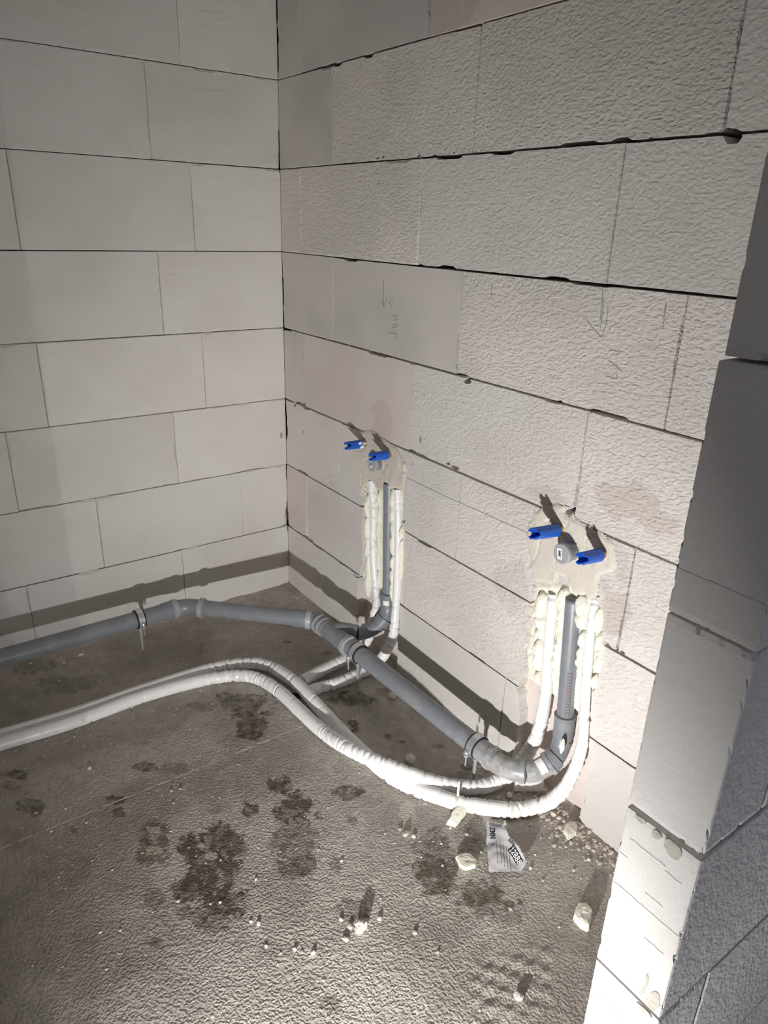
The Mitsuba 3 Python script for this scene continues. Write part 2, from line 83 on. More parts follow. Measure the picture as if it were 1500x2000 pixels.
    'tie2': ((-0.1213, -1.3114), (-0.1572, -1.3343), (-0.2002, -1.38)),
    'packet': [(-0.1874, -1.3041), (-0.1615, -1.335), (-0.1815, -1.3689), (-0.2049, -1.4513), (-0.2283, -1.4529), (-0.281, -1.4128), (-0.2433, -1.3653)],
    'footprint': [(-0.4301, -1.5444), (-0.3655, -1.5822), (-0.3748, -1.6812), (-0.5138, -1.6292)],
}
rng = np.random.default_rng(7)
H = 0.24                      # one course of blocks
WX = 0.0


# ---------------------------------------------------------------- helpers
def put(key, mesh, bsdf, label=None, category=None, group=None, kind=None, smooth=False, uv=None):
    n, k = key, 1
    while n in scene:
        n = '%s_%03d' % (key, k)
        k += 1
    scene[n] = ply(mesh, bsdf, smooth=smooth, uv=uv)
    tag(n, label, category, group, kind)
    return n


def tag(n, label=None, category=None, group=None, kind=None):
    d = {}
    if label: d['label'] = label
    if category: d['category'] = category
    if group: d['group'] = group
    if kind: d['kind'] = kind
    if d: labels[n] = d


def spline(pts, step=0.004):
    """Centripetal Catmull-Rom curve through the points, resampled evenly."""
    P = np.asarray(pts, float)
    P = np.vstack([2 * P[0] - P[1], P, 2 * P[-1] - P[-2]])
    out = []
    for i in range(1, len(P) - 2):
        p0, p1, p2, p3 = P[i - 1:i + 3]
        t0 = 0.0
        t1 = t0 + max(np.linalg.norm(p1 - p0), 1e-6) ** 0.5
        t2 = t1 + max(np.linalg.norm(p2 - p1), 1e-6) ** 0.5
        t3 = t2 + max(np.linalg.norm(p3 - p2), 1e-6) ** 0.5
        t = np.linspace(t1, t2, 24, endpoint=False)[:, None]
        a1 = (t1 - t) / (t1 - t0) * p0 + (t - t0) / (t1 - t0) * p1
        a2 = (t2 - t) / (t2 - t1) * p1 + (t - t1) / (t2 - t1) * p2
        a3 = (t3 - t) / (t3 - t2) * p2 + (t - t2) / (t3 - t2) * p3
        b1 = (t2 - t) / (t2 - t0) * a1 + (t - t0) / (t2 - t0) * a2
        b2 = (t3 - t) / (t3 - t1) * a2 + (t - t1) / (t3 - t1) * a3
        out.append((t2 - t) / (t2 - t1) * b1 + (t - t1) / (t2 - t1) * b2)
    out = np.vstack(out + [P[-2:-1]])
    return resample(out, step)


def resample(p, step):
    p = np.asarray(p, float)
    s = np.r_[0, np.cumsum(np.linalg.norm(np.diff(p, axis=0), axis=1))]
    n = max(int(round(s[-1] / step)), 1)
    t = np.linspace(0, s[-1], n + 1)
    return np.stack([np.interp(t, s, p[:, k]) for k in range(3)], 1)


def smooth_path(p, n=3):
    p = np.array(p)
    for _ in range(n):
        p[1:-1] = 0.25 * p[:-2] + 0.5 * p[1:-1] + 0.25 * p[2:]
    return p


def frames(p):
    t = np.gradient(p, axis=0)
    t /= np.linalg.norm(t, axis=1, keepdims=True)
    ref = np.array([0, 0, 1.0]) if abs(t[0, 2]) < 0.9 else np.array([1.0, 0, 0])
    u = [ref - t[0] * (ref @ t[0])]
    u[0] /= np.linalg.norm(u[0])
    for k in range(1, len(p)):
        w = u[-1] - t[k] * (u[-1] @ t[k])
        u.append(w / np.linalg.norm(w))
    u = np.array(u)
    return t, u, np.cross(t, u)


def rings(centres, u, v, rad, cap=True):
    """A closed tube: rad is (rings, sides)."""
    m, n = rad.shape
    a = np.linspace(0, 2 * np.pi, n, endpoint=False)
    V = centres[:, None] + rad[..., None] * (np.cos(a)[None, :, None] * u[:, None] + np.sin(a)[None, :, None] * v[:, None])
    V = V.reshape(-1, 3)
    i = np.arange(m - 1)[:, None] * n
    j = np.arange(n)[None]
    k = (j + 1) % n
    q = np.stack([i + j, i + k, i + n + k, i + n + j], -1).reshape(-1, 4)
    F = np.vstack([q[:, [0, 1, 2]], q[:, [0, 2, 3]]])
    if cap:
        V = np.vstack([V, centres[0], centres[-1]])
        c0, c1 = len(V) - 2, len(V) - 1
        j, k = j[0], k[0]
        F = np.vstack([F, np.stack([np.full(n, c0), k, j], 1), np.stack([np.full(n, c1), (m - 1) * n + j, (m - 1) * n + k], 1)])
    return trimesh.Trimesh(V, F, process=False)


def sweep(p, r, n=28, cap=True):
    p = np.asarray(p, float)
    t, u, v = frames(p)
    r = np.broadcast_to(np.asarray(r, float), (len(p),)) if np.ndim(r) < 2 else r
    rad = r if np.ndim(r) == 2 else np.repeat(np.asarray(r)[:, None], n, 1)
    return rings(p, u, v, rad, cap)


def lathe(a, b, profile, n=28, cap=True):
    """profile: (distance along a->b in metres, radius) pairs."""
    a, b = np.asarray(a, float), np.asarray(b, float)
    d = (b - a) / np.linalg.norm(b - a)
    ref = np.array([0, 0, 1.0]) if abs(d[2]) < 0.9 else np.array([1.0, 0, 0])
    u = ref - d * (ref @ d); u /= np.linalg.norm(u)
    v = np.cross(d, u)
    s = np.array([q[0] for q in profile])
    c = a + s[:, None] * d
    rad = np.repeat(np.array([q[1] for q in profile])[:, None], n, 1)
    return rings(c, np.repeat(u[None], len(c), 0), np.repeat(v[None], len(c), 0), rad, cap)


def bent_plate(p0, axis_u, axis_v, w, h, bend_r=None):
    pass


def patch_on_tube(a, b, radius, s0, s1, ang0, ang1, lift=0.0005, n=10):
    """A thin label wrapped round a straight piece a->b."""
    a, b = np.asarray(a, float), np.asarray(b, float)
    d = (b - a) / np.linalg.norm(b - a)
    ref = np.array([0, 0, 1.0]) if abs(d[2]) < 0.9 else np.array([-1.0, 0, 0])
    u = ref - d * (ref @ d); u /= np.linalg.norm(u)
    v = np.cross(d, u)
    an = np.linspace(ang0, ang1, n)
    V, F = [], []
    for r in (radius + lift, radius - 0.001):
        for s in (s0, s1):
            V += [a + d * s + r * (math.cos(t) * u + math.sin(t) * v) for t in an]
    for k in range(n - 1):
        F += [(k, k + 1, n + k + 1), (k, n + k + 1, n + k), (2 * n + k, 3 * n + k + 1, 2 * n + k + 1), (2 * n + k, 3 * n + k, 3 * n + k + 1),
              (k, 2 * n + k + 1, k + 1), (k, 2 * n + k, 2 * n + k + 1), (n + k, n + k + 1, 3 * n + k + 1), (n + k, 3 * n + k + 1, 3 * n + k)]
    return trimesh.Trimesh(np.array(V), np.array(F), process=False)


def blob(c, r, seed, rough=0.25, sub=3, freq=2.0, flat=None):
    m = trimesh.creation.icosphere(subdivisions=sub)
    v = np.array(m.vertices)
    k = 1 + rough * 2 * (meshkit.fbm(v * freq + 31.7 * seed, octaves=3, seed=seed) - 0.5)
    v = v * k[:, None]
    if flat is not None:
        v[:, 2] = np.maximum(v[:, 2], flat)
    v = v * np.asarray(r, float) + np.asarray(c, float)
    return trimesh.Trimesh(v, m.faces, process=False)


def ribbon(pts, w, lift, to3):
    """A flat printed or drawn line: pts 2D, to3 maps (a, b, out) to the room."""
    shp = LineString(pts).buffer(w / 2, cap_style='flat', join_style='round', quad_segs=2)
    m = trimesh.creation.extrude_polygon(shp, lift, engine='earcut')
    return trimesh.Trimesh(to3(m.vertices), m.faces, process=False)


# ---------------------------------------------------------------- materials
def bsdf(name, color, rough=0.6, spec=0.3, bump=None, bump_scale=0.001, eps=1e-3, two=True, **more):
    c = {'type': 'rgb', 'value': list(color)} if isinstance(color, (tuple, list)) else proc(color)
    b = {'type': 'principled', 'base_color': c, 'roughness': rough, 'specular': spec, **more}
    if bump is not None:
        b = {'type': 'bumpmap', 'bump_tex': proc(bump, eps=eps), 'scale': bump_scale, 'bsdf': b}
    scene[name] = {'type': 'twosided', 'bsdf': b} if two else b


def aac(base, tint, k, damp=False):
    def f(p, n, uv):
        if damp:
            wob = (fbm(p.y * 26, p.z * 26, 3, 3) - 0.5) * 1.3
            s = mi.Float(0)
            for cy, cz, ry, rz, w in D['damp']:
                s = dr.maximum(s, w * (1 - smoothstep(0.8, 1.05, dr.sqrt(dr.square((p.y - cy) / ry) + dr.square((p.z - cz) / rz)) + wob)))
        a = fbm(p.x * 5 + k, p.y * 5, p.z * 5, 3)
        g = noise(p.x * 420, p.y * 420, p.z * 420)
        c = mix(base, tint, smoothstep(0.35, 0.75, a))
        c = c * (0.95 + 0.1 * g)
        return c * (1 - s * mi.Color3f(0.13, 0.17, 0.19)) if damp else c
    return f


def bump_pebble(p, n, uv):
    s = p.x + p.y
    w = fbm(s * 90, p.z * 90, 0, 2) * 1.2
    return fbm(s * 165 + w, p.z * 270 + w, p.x * 3, 3)


def bump_fine(p, n, uv):
    s = p.x + p.y
    return fbm(s * 240, p.z * 260, p.x * 3, 2) * 0.6 + 0.4 * fbm(s * 70, p.z * 80, 0, 2)


def bump_streak(p, n, uv):
    s = p.x + p.y
    w = fbm(s * 9, p.z * 9, 0, 2) * 2.2
    return noise(s * 10, p.z * 85 + w) * 0.55 + fbm(s * 70, p.z * 190, 0, 2) * 0.6


bsdf('aac_rough', aac((0.62, 0.585, 0.555), (0.56, 0.53, 0.50), 0, True), 0.9, 0.15, bump_pebble, 0.0036)
bsdf('aac_rough_pale', aac((0.60, 0.575, 0.545), (0.555, 0.53, 0.50), 4, True), 0.9, 0.15, bump_pebble, 0.0027)
bsdf('aac_smooth', aac((0.55, 0.52, 0.49), (0.48, 0.46, 0.435), 9), 0.9, 0.15, bump_fine, 0.0011)
bsdf('aac_pink', aac((0.60, 0.545, 0.52), (0.57, 0.505, 0.475), 2, True), 0.9, 0.15, bump_fine, 0.0013)
bsdf('aac_white', aac((0.72, 0.695, 0.665), (0.68, 0.65, 0.615), 6), 0.9, 0.15, bump_streak, 0.0019)
bsdf('aac_white_grey', aac((0.68, 0.655, 0.63), (0.64, 0.61, 0.58), 13), 0.9, 0.15, bump_streak, 0.0015)
bsdf('aac_pier', aac((0.58, 0.56, 0.535), (0.535, 0.515, 0.49), 17), 0.9, 0.15, bump_fine, 0.0009)
bsdf('cut_block', aac((0.68, 0.60, 0.56), (0.62, 0.55, 0.50), 21), 0.95, 0.1, bump_fine, 0.003)
bsdf('mortar', aac((0.24, 0.225, 0.205), (0.19, 0.18, 0.165), 3), 0.95, 0.1)
bsdf('mortar_smear', aac((0.42, 0.40, 0.35), (0.34, 0.32, 0.28), 5), 0.95, 0.1, bump_fine, 0.003)
bsdf('plain_wall', (0.62, 0.60, 0.57), 0.9, 0.1)
bsdf('plaster', aac((0.60, 0.56, 0.49), (0.54, 0.495, 0.425), 8), 0.8, 0.2, lambda p, n, uv: fbm((p.y + p.z) * 30, (p.y - p.z) * 90, 0, 3), 0.003)
bsdf('foam', aac((0.79, 0.77, 0.67), (0.73, 0.705, 0.59), 12), 0.55, 0.35, lambda p, n, uv: fbm(p.x * 260, p.y * 260, p.z * 260, 2), 0.0012)


def tube_color(p, n, uv):
    d = smoothstep(0.62, 0.8, fbm(p.x * 38, p.y * 38, p.z * 38, 3))
    s = smoothstep(0.83, 0.88, noise(p.x * 260, p.y * 260, p.z * 260))
    return mix((0.80, 0.80, 0.79), (0.52, 0.50, 0.47), mi.Float(0.55) * d + 0.4 * s)


bsdf('tube_white', tube_color, 0.33, 0.5)
bsdf('tube_gap', (0.03, 0.03, 0.03), 0.8, 0.2)


def pipe_color(p, n, uv):
    d = smoothstep(0.5, 0.75, fbm(p.x * 26, p.y * 26, p.z * 26, 3))
    return mix((0.195, 0.21, 0.232), (0.235, 0.243, 0.25), d)


def dusty_color(p, n, uv):
    d = smoothstep(0.35, 0.65, fbm(p.x * 60, p.y * 60, p.z * 60, 3))
    g = noise(p.x * 500, p.y * 500, p.z * 500)
    return mix((0.235, 0.25, 0.26), (0.36, 0.345, 0.32), d) * (0.85 + 0.3 * g)


bsdf('pipe_grey', pipe_color, 0.36, 0.5)
bsdf('pipe_dusty', dusty_color, 0.42, 0.5)
bsdf('pipe_rim', (0.33, 0.34, 0.36), 0.38, 0.5)
bsdf('rubber', (0.02, 0.02, 0.022), 0.6, 0.4)
bsdf('steel', (0.62, 0.64, 0.66), 0.38, 0.5, metallic=0.75)
bsdf('blue_plastic', (0.012, 0.10, 0.52), 0.38, 0.5)
bsdf('brass', (0.50, 0.36, 0.14), 0.35, 0.5, metallic=0.8)
bsdf('sticker', (0.78, 0.77, 0.75), 0.5, 0.4)
bsdf('ink', (0.03, 0.03, 0.035), 0.6, 0.3)
bsdf('faint_ink', (0.25, 0.25, 0.26), 0.7, 0.2)
bsdf('red_ink', (0.18, 0.085, 0.085), 0.6, 0.3)
bsdf('pencil', (0.33, 0.32, 0.31), 0.8, 0.2)
bsdf('scratch', (0.43, 0.41, 0.385), 0.9, 0.1)
bsdf('paper', (0.62, 0.61, 0.62), 0.45, 0.45)
bsdf('tie_plastic', (0.62, 0.58, 0.50), 0.3, 0.5)
bsdf('crumb', aac((0.55, 0.52, 0.47), (0.40, 0.37, 0.33), 30), 0.9, 0.2)
bsdf('crumb_pale', aac((0.72, 0.69, 0.64), (0.60, 0.56, 0.50), 33), 0.9, 0.2)
bsdf('rubble', aac((0.58, 0.515, 0.46), (0.46, 0.41, 0.36), 36), 0.9, 0.2)
bsdf('lamp_black', (0.03, 0.03, 0.03), 0.5, 0.4)

# floor: concrete screed with damp and oily stains, a snapped chalk line, bald spots and grit
_st = []
for cx, cy, ax, ay, bx, by, w in D['stains']:
    det = ax * by - ay * bx
    _st.append((cx, cy, by / det, -bx / det, -ay / det, ax / det, w))
_bl = []
for cx, cy, ax, ay, bx, by in D['bald']:
    det = ax * by - ay * bx
    _bl.append((cx, cy, by / det, -bx / det, -ay / det, ax / det, 1.0))
_l0, _l1 = np.array(D['line'][0]), np.array(D['line'][-1])
_ld = (_l1 - _l0) / np.linalg.norm(_l1 - _l0)
_ln = np.array([-_ld[1], _ld[0]])
_ll = float(np.linalg.norm(_l1 - _l0))


def spots(p, table, ragged):
    wx = (fbm(p.x * 24, p.y * 24, 3, 4) - 0.5) * ragged + (noise(p.x * 150, p.y * 150, 3) - 0.5) * 0.38
    wy = (fbm(p.x * 24, p.y * 24, 9, 4) - 0.5) * ragged + (noise(p.x * 150, p.y * 150, 9) - 0.5) * 0.38
    out = mi.Float(0)
    for cx, cy, m00, m01, m10, m11, w in table:
        x, y = p.x - cx, p.y - cy
        a, b = m00 * x + m01 * y + wx, m10 * x + m11 * y + wy
        out = dr.maximum(out, w * (1 - smoothstep(0.78, 1.10, dr.sqrt(a * a + b * b))))
    return out


def floor_color(p, n, uv):
    big = fbm(p.x * 6, p.y * 6, 0, 3)
    mid = fbm(p.x * 45, p.y * 45, 4, 3)
    fine = noise(p.x * 330, p.y * 330, 1)
    c = mix((0.43, 0.397, 0.357), (0.335, 0.302, 0.268), smoothstep(0.35, 0.68, big))
    c = c * (0.70 + 0.36 * mid + 0.26 * fine)
    s = spots(p, _st, 1.35)
    c = mix(c, c * mi.Color3f(0.25, 0.215, 0.18), dr.clip(s * (0.86 + 1.5 * (fbm(p.x * 70, p.y * 70, 31, 3) - 0.46)), 0, 1))
    c = mix(c, (0.50, 0.45, 0.37), spots(p, _bl, 1.2) * 0.75)
    a = (p.x - float(_l0[0])) * float(_ln[0]) + (p.y - float(_l0[1])) * float(_ln[1])
    t = (p.x - float(_l0[0])) * float(_ld[0]) + (p.y - float(_l0[1])) * float(_ld[1])
    a = a + (noise(t * 6, 2) - 0.5) * 0.004
    line = (1 - smoothstep(0.0016, 0.0034, dr.abs(a))) * smoothstep(0.22, 0.5, noise(p.x * 70, p.y * 70, 5)) * smoothstep(_ll + 0.01, _ll - 0.01, t)
    c = mix(c, (0.62, 0.56, 0.48), line * 0.85)
    g = smoothstep(0.90, 0.95, noise(p.x * 170, p.y * 170, 8)) * smoothstep(0.35, 0.6, fbm(p.x * 7, p.y * 7, 22, 2))
    return mix(c, (0.68, 0.64, 0.58), g * 0.8)


def floor_bump(p, n, uv):
    return fbm(p.x * 290, p.y * 290, 0, 3)


bsdf('concrete_floor', floor_color, 0.5, 0.5, floor_bump, 0.0036)

# ---------------------------------------------------------------- floor
def axis_grid(cuts):
    return np.unique(np.round(np.concatenate([np.arange(a, b, st) for a, b, st in cuts] + [[cuts[-1][1]]]), 5))


gx = axis_grid([(-2.2, -1.35, 0.05), (-1.35, 0.0, 0.0055), (0.0, 1.4, 0.1)])
gy = axis_grid([(-4.2, -1.9, 0.1), (-1.9, 0.0, 0.0055), (0.0, 0.1, 0.05)])
GX, GY = np.meshgrid(gx, gy, indexing='ij')
P = np.stack([GX, GY, 0 * GX], -1)
rough = 0.35 + 0.65 * np.clip(1 - (GY + 0.75) / 0.35, 0, 1)
zz = (meshkit.fbm(P * 55, 3, 3) - 0.5) * 0.0005 * rough + (meshkit.fbm(P * 9, 3, 5) - 0.5) * 0.004
# a boot print pressed into the wet screed
fp = np.array(D['footprint'])
f0, fu, fv = fp[3], fp[2] - fp[3], fp[0] - fp[3]
M = np.linalg.inv(np.stack([fu, fv], 1))
fa = np.einsum('ij,xyj->xyi', M, np.stack([GX - f0[0], GY - f0[1]], -1))
inside = np.clip(np.minimum.reduce([fa[..., 0] + .15, 1.1 - fa[..., 0], fa[..., 1] + .2, 1.1 - fa[..., 1]]) * 6, 0, 1)
zz += inside * 0.0026 * (np.sin(fa[..., 0] * 2 * np.pi * 2.6 + 3 * meshkit.noise(P * 20)) * np.sin(fa[..., 1] * 2 * np.pi * 3.2 + 2 * meshkit.noise(P * 25, 4)))
zz -= zz[(GX > -1.2) & (GX < 0) & (GY > -1.7)].mean()
V = np.stack([GX, GY, zz], -1).reshape(-1, 3)
ni, nj = GX.shape
ii = (np.arange(ni - 1)[:, None] * nj + np.arange(nj - 1)[None]).ravel()
FQ = np.stack([ii, ii + nj, ii + nj + 1, ii + 1], 1)
put('floor', trimesh.Trimesh(V, np.vstack([FQ[:, [0, 1, 2]], FQ[:, [0, 2, 3]]]), process=False), 'concrete_floor',
    'rough grey concrete floor with dark damp stains, a thin pale straight line and scattered grit', kind='structure', smooth=True)


def floor_z(x, y):
    i = np.clip(np.searchsorted(gx, x) - 1, 0, ni - 2)
    j = np.clip(np.searchsorted(gy, y) - 1, 0, nj - 2)
    return float(max(zz[i, j], zz[i + 1, j], zz[i, j + 1], zz[i + 1, j + 1]))


# ---------------------------------------------------------------- block walls
def block_mesh(s0, s1, z0, z1, depth, to3, seed, cuts=None, chip=0.5):
    """A block with slightly ragged, chamfered arrises; (s, z) in the wall's plane, faces out at o = 0."""
    r = np.random.default_rng(seed)
    def side(a, b):
        n = max(int(np.hypot(*(np.subtract(b, a))) / 0.012), 2)
        t = np.linspace(0, 1, n, endpoint=False)
        return np.asarray(a) + t[:, None] * np.subtract(b, a)
    ring = np.vstack([side((s0, z0), (s1, z0)), side((s1, z0), (s1, z1)), side((s1, z1), (s0, z1)), side((s0, z1), (s0, z0))])
    c = np.array([(s0 + s1) / 2, (z0 + z1) / 2])
    n = len(ring)
    wear = 0.0009 + 0.0007 * r.random(n)
    for _ in range(r.poisson(9 * chip)):
        k, w = r.integers(n), r.integers(1, 4)
        wear[np.arange(k - w, k + w + 1) % n] += r.uniform(0.001, 0.006)
    edge = np.zeros_like(ring)
    edge[:, 0] = np.where(ring[:, 0] <= s0 + 1e-9, 1, 0) - np.where(ring[:, 0] >= s1 - 1e-9, 1, 0)
    edge[:, 1] = np.where(ring[:, 1] <= z0 + 1e-9, 1, 0) - np.where(ring[:, 1] >= z1 - 1e-9, 1, 0)
    inner = ring + edge * wear[:, None]
    if cuts is not None:
        poly = Polygon(inner).buffer(0).difference(cuts)
        parts = [g for g in getattr(poly, 'geoms', [poly]) if g.area > 4e-5]
        if not parts:
            return None
        ms = []
        for g in parts:
            m = trimesh.creation.extrude_polygon(g, depth, engine='earcut')
            ms.append(trimesh.Trimesh(to3(m.vertices - [0, 0, depth]), m.faces, process=False))
        m = trimesh.util.concatenate(ms)
    else:
        _, tri = trimesh.creation.triangulate_polygon(Polygon(inner), engine='earcut') if Polygon(inner).is_valid else (None, None)
        deep = wear * 0.8 + 0.0004
        A = np.c_[inner, np.zeros(n)]
        B = np.c_[ring, -deep]
        Cc = np.c_[ring, np.full(n, -depth)]
        v, tri = trimesh.creation.triangulate_polygon(Polygon(inner), engine='earcut')
        order = np.array([int(np.argmin(((inner - q) ** 2).sum(1))) for q in v])
        Vv = np.vstack([A, B, Cc])
        k = np.arange(n); k1 = (k + 1) % n
        F = [order[tri]]
        for lo in (0, n):
            F += [np.stack([lo + k, n + lo + k, n + lo + k1], 1), np.stack([lo + k, n + lo + k1, lo + k1], 1)]
        m = trimesh.Trimesh(to3(Vv), np.vstack(F), process=False)
    return m


def build_wall(name, joints, to3, s_end, s_start, material, cuts=None, gaps=None, rows=10, flip=False, depth=0.06, proud=0.0007):
    """joints[row] = s of the known vertical joints, running from the corner (s = s_start) to s_end < s_start."""
    count = 0
    for row in range(rows):
        js = [s_start] + [j for j in joints[row]] + [s_end]
        for b in range(len(js) - 1):
            s1, s0 = js[b], js[b + 1]
            r = np.random.default_rng(1000 * row + 10 * b + len(name))
            gv = r.uniform(0.0004, 0.0013)
            gh = r.uniform(0.0009, 0.0017)
            out = r.uniform(-proud, proud)
            f = (lambda v, o=out: to3(np.asarray(v) + [0, 0, o]))
            m = block_mesh(s0 + gv, s1 - (gv if b else 0), row * H + (gh if row else 0), (row + 1) * H - gh, depth, f, 77 * row + b, cuts if cuts is not None and cuts.intersects(box(s0, row * H, s1, row * H + H)) else None)
            if m is None:
                continue
            put(name + '__block', m, material(row, b, r))


def left3(v):   # s = x, out = -y
    v = np.asarray(v); return np.stack([v[:, 0], -v[:, 2], v[:, 1]], 1)


def right3(v):  # s = y, out = -x
    v = np.asarray(v); return np.stack([-v[:, 2], v[:, 0], v[:, 1]], 1)


def slab(x0, x1, y0, y1, z0, z1):
    m = trimesh.creation.box((x1 - x0, y1 - y0, z1 - z0))
    m.apply_translation(((x0 + x1) / 2, (y0 + y1) / 2, (z0 + z1) / 2))
    return m


WEST = -1.9
put('wall_left', slab(WEST, 0.06, 0.061, 0.10, -0.02, 2.4), 'mortar', 'wall of pale aerated concrete blocks with thin dark joints, left of the corner', kind='structure')
JL = {0: [-.409, -.896, -1.38], 1: [-.179, -.664, -1.15], 2: [-.400, -.881, -1.365], 3: [-.288, -.767, -1.25], 4: [-.406, -.890, -1.37],
      5: [-.290, -.770, -1.25], 6: [-.400, -.885, -1.37], 7: [-.298, -.780, -1.26], 8: [-.41, -.89, -1.37], 9: [-.29, -.77, -1.25]}
build_wall('wall_left', JL, left3, WEST, 0.0, lambda row, b, r: 'aac_white' if r.random() < .6 and row > 1 else 'aac_white_grey')

put('wall_right', slab(0.061, 0.10, -2.0, 0.10, -0.02, 2.4), 'mortar', 'wall of rough aerated concrete blocks with two pipe chases, right of the corner', kind='structure')
JR = {0: [-.478, -1.147], 1: [-.144, -.721, -1.298], 2: [-.350, -.928, -1.444], 3: [-.134, -.708, -1.286], 4: [-.310, -.883, -1.458],
      5: [-.130, -.710, -1.286], 6: [-.309, -.887, -1.465], 7: [-.136, -.714, -1.29], 8: [-.31, -.887, -1.465], 9: [-.134, -.71, -1.29]}


def rag(poly, amp, seed, n=0.006):
    pts = np.array(Polygon(poly).segmentize(n).exterior.coords)[:-1]
    q = np.c_[pts, np.zeros(len(pts))]
    d = np.stack([meshkit.fbm(q * 60, 3, seed), meshkit.fbm(q * 60, 3, seed + 5)], 1) - 0.5
    return Polygon(pts + d * amp).buffer(0)


_t = np.linspace(0, 2 * np.pi, 12, endpoint=False)
chase1, chase2 = rag(D['chase1'], 0.010, 1), rag(D['chase2'], 0.016, 2)
holes = [rag(D[k], 0.003, 3 + i, 0.003) for i, k in enumerate(('hole1', 'hole2', 'hole3'))]
plug_holes = [shapely.Point(b[1], b[2]).buffer(0.016) for b, _ in D['plugs']] + [shapely.Point(c[1], c[2]).buffer(0.023) for c in D['caps']]
chips = [rag(np.c_[c + a * np.cos(_t), e + d * np.sin(_t)], .003, 30 + i, .0015) for i, (c, e, a, d) in enumerate(D['chips'])]
cuts = shapely.union_all([chase1, chase2] + holes + plug_holes + chips)
TONE = {(4, 1): 'aac_smooth', (4, 0): 'aac_smooth', (3, 0): 'aac_smooth', (3, 1): 'aac_pink', (6, 0): 'aac_smooth', (1, 0): 'aac_pink', (0, 0): 'aac_rough_pale', (7, 0): 'aac_smooth',
        (7, 1): 'aac_smooth', (6, 1): 'aac_rough', (0, 1): 'aac_rough_pale', (0, 2): 'aac_rough_pale', (1, 1): 'aac_rough_pale', (2, 3): 'aac_rough', (1, 3): 'aac_rough', (7, 2): 'aac_pink'}
build_wall('wall_right', JR, right3, -1.86, 0.0, lambda row, b, r: TONE.get((row, b), 'aac_rough' if r.random() < .6 else 'aac_rough_pale'), cuts)
for k, ch in enumerate((chase1, chase2)):   # the rough bottom of each chase
    g = ch.buffer(0.004)
    m = trimesh.creation.extrude_polygon(g, 0.03, engine='earcut')
    put('wall_right__chase', trimesh.Trimesh(right3(m.vertices - [0, 0, 0.06]), m.faces, process=False), 'cut_block', 'rough cut bottom of the pipe chase')


def patch_mesh(poly, thick, seed, to3, cut, ragged=.012):
    """A trowelled plaster skin: a grid clipped by the outline, thinning to nothing at the rim."""
    p = rag(poly, ragged, seed, 0.004)
    for c in cut:
        p = p.difference(c)
    x0, y0, x1, y1 = p.bounds
    st = 0.003
    X, Y = np.meshgrid(np.arange(x0, x1 + st, st), np.arange(y0, y1 + st, st), indexing='ij')
    pts = shapely.points(X, Y)
    d = np.where(shapely.contains(p, pts), shapely.distance(p.boundary, pts), -shapely.distance(p.boundary, pts))
    q = np.stack([X, Y, 0 * X], -1)
    h = thick * np.clip(d / 0.010, 0, 1) ** 0.6 * (0.55 + 0.9 * meshkit.fbm(q * 22, 4, seed))
    ridge = np.abs(meshkit.fbm(q * 13 + 5, 3, seed + 9) - 0.5)
    h -= np.where(ridge < 0.010, 0.0045, 0) * np.clip(d / 0.012, 0, 1)
    h = np.maximum(h, 0.0004)
    ok = d > -0.001
    idx = -np.ones(X.shape, int)
    idx[ok] = np.arange(ok.sum())
    V = to3(np.stack([X[ok], Y[ok], h[ok]], 1))
    a, b, c, e = idx[:-1, :-1], idx[1:, :-1], idx[1:, 1:], idx[:-1, 1:]
    good = (a >= 0) & (b >= 0) & (c >= 0) & (e >= 0)
    F = np.vstack([np.stack([a[good], b[good], c[good]], 1), np.stack([a[good], c[good], e[good]], 1)])
    m = trimesh.Trimesh(V, F, process=False)
    bd = m.copy(); bd.vertices = bd.vertices + [0.004, 0, 0]; bd.faces = bd.faces[:, ::-1]
    return trimesh.util.concatenate([m, bd])


for i, (c, e, a, d) in enumerate(D['wall_marks']):
    g = rag(np.c_[c + a * np.cos(_t), e + d * np.sin(_t)], .005, 50 + i, .0015)
    m = trimesh.creation.extrude_polygon(max(getattr(g, 'geoms', [g]), key=lambda q: q.area), .002, engine='earcut')
    put(('wall_left', 'wall_right')[i > 0] + '__mortar_smear', trimesh.Trimesh((left3, right3)[i > 0](m.vertices - [0, 0, .0006]), m.faces, process=False), 'mortar_smear', 'small smear of grey mortar')
pp = [shapely.Point(b[1], b[2]).buffer(0.012) for b, _ in D['plugs']] + [shapely.Point(c[1], c[2]).buffer(0.019) for c in D['caps']]
put('wall_right__plaster_patch', patch_mesh(D['patch1'], 0.006, 11, right3, [holes[0]]), 'plaster', 'beige plaster patch round the far water outlets', smooth=True)
put('wall_right__plaster_patch', patch_mesh(D['patch2'], 0.006, 15, right3, [holes[0]]), 'plaster', 'beige plaster patch round the near water outlets', smooth=True)
for q in D['strokes']:
    put('wall_right__pencil_mark', ribbon(q, 0.0016, 0.0005, lambda v: right3(np.asarray(v) + [0, 0, 0.0009])), 'pencil')
put('wall_right__scratch_line', ribbon(D['scratch'], 0.0016, 0.0005, lambda v: right3(np.asarray(v) + [0, 0, 0.0009])), 'pencil')

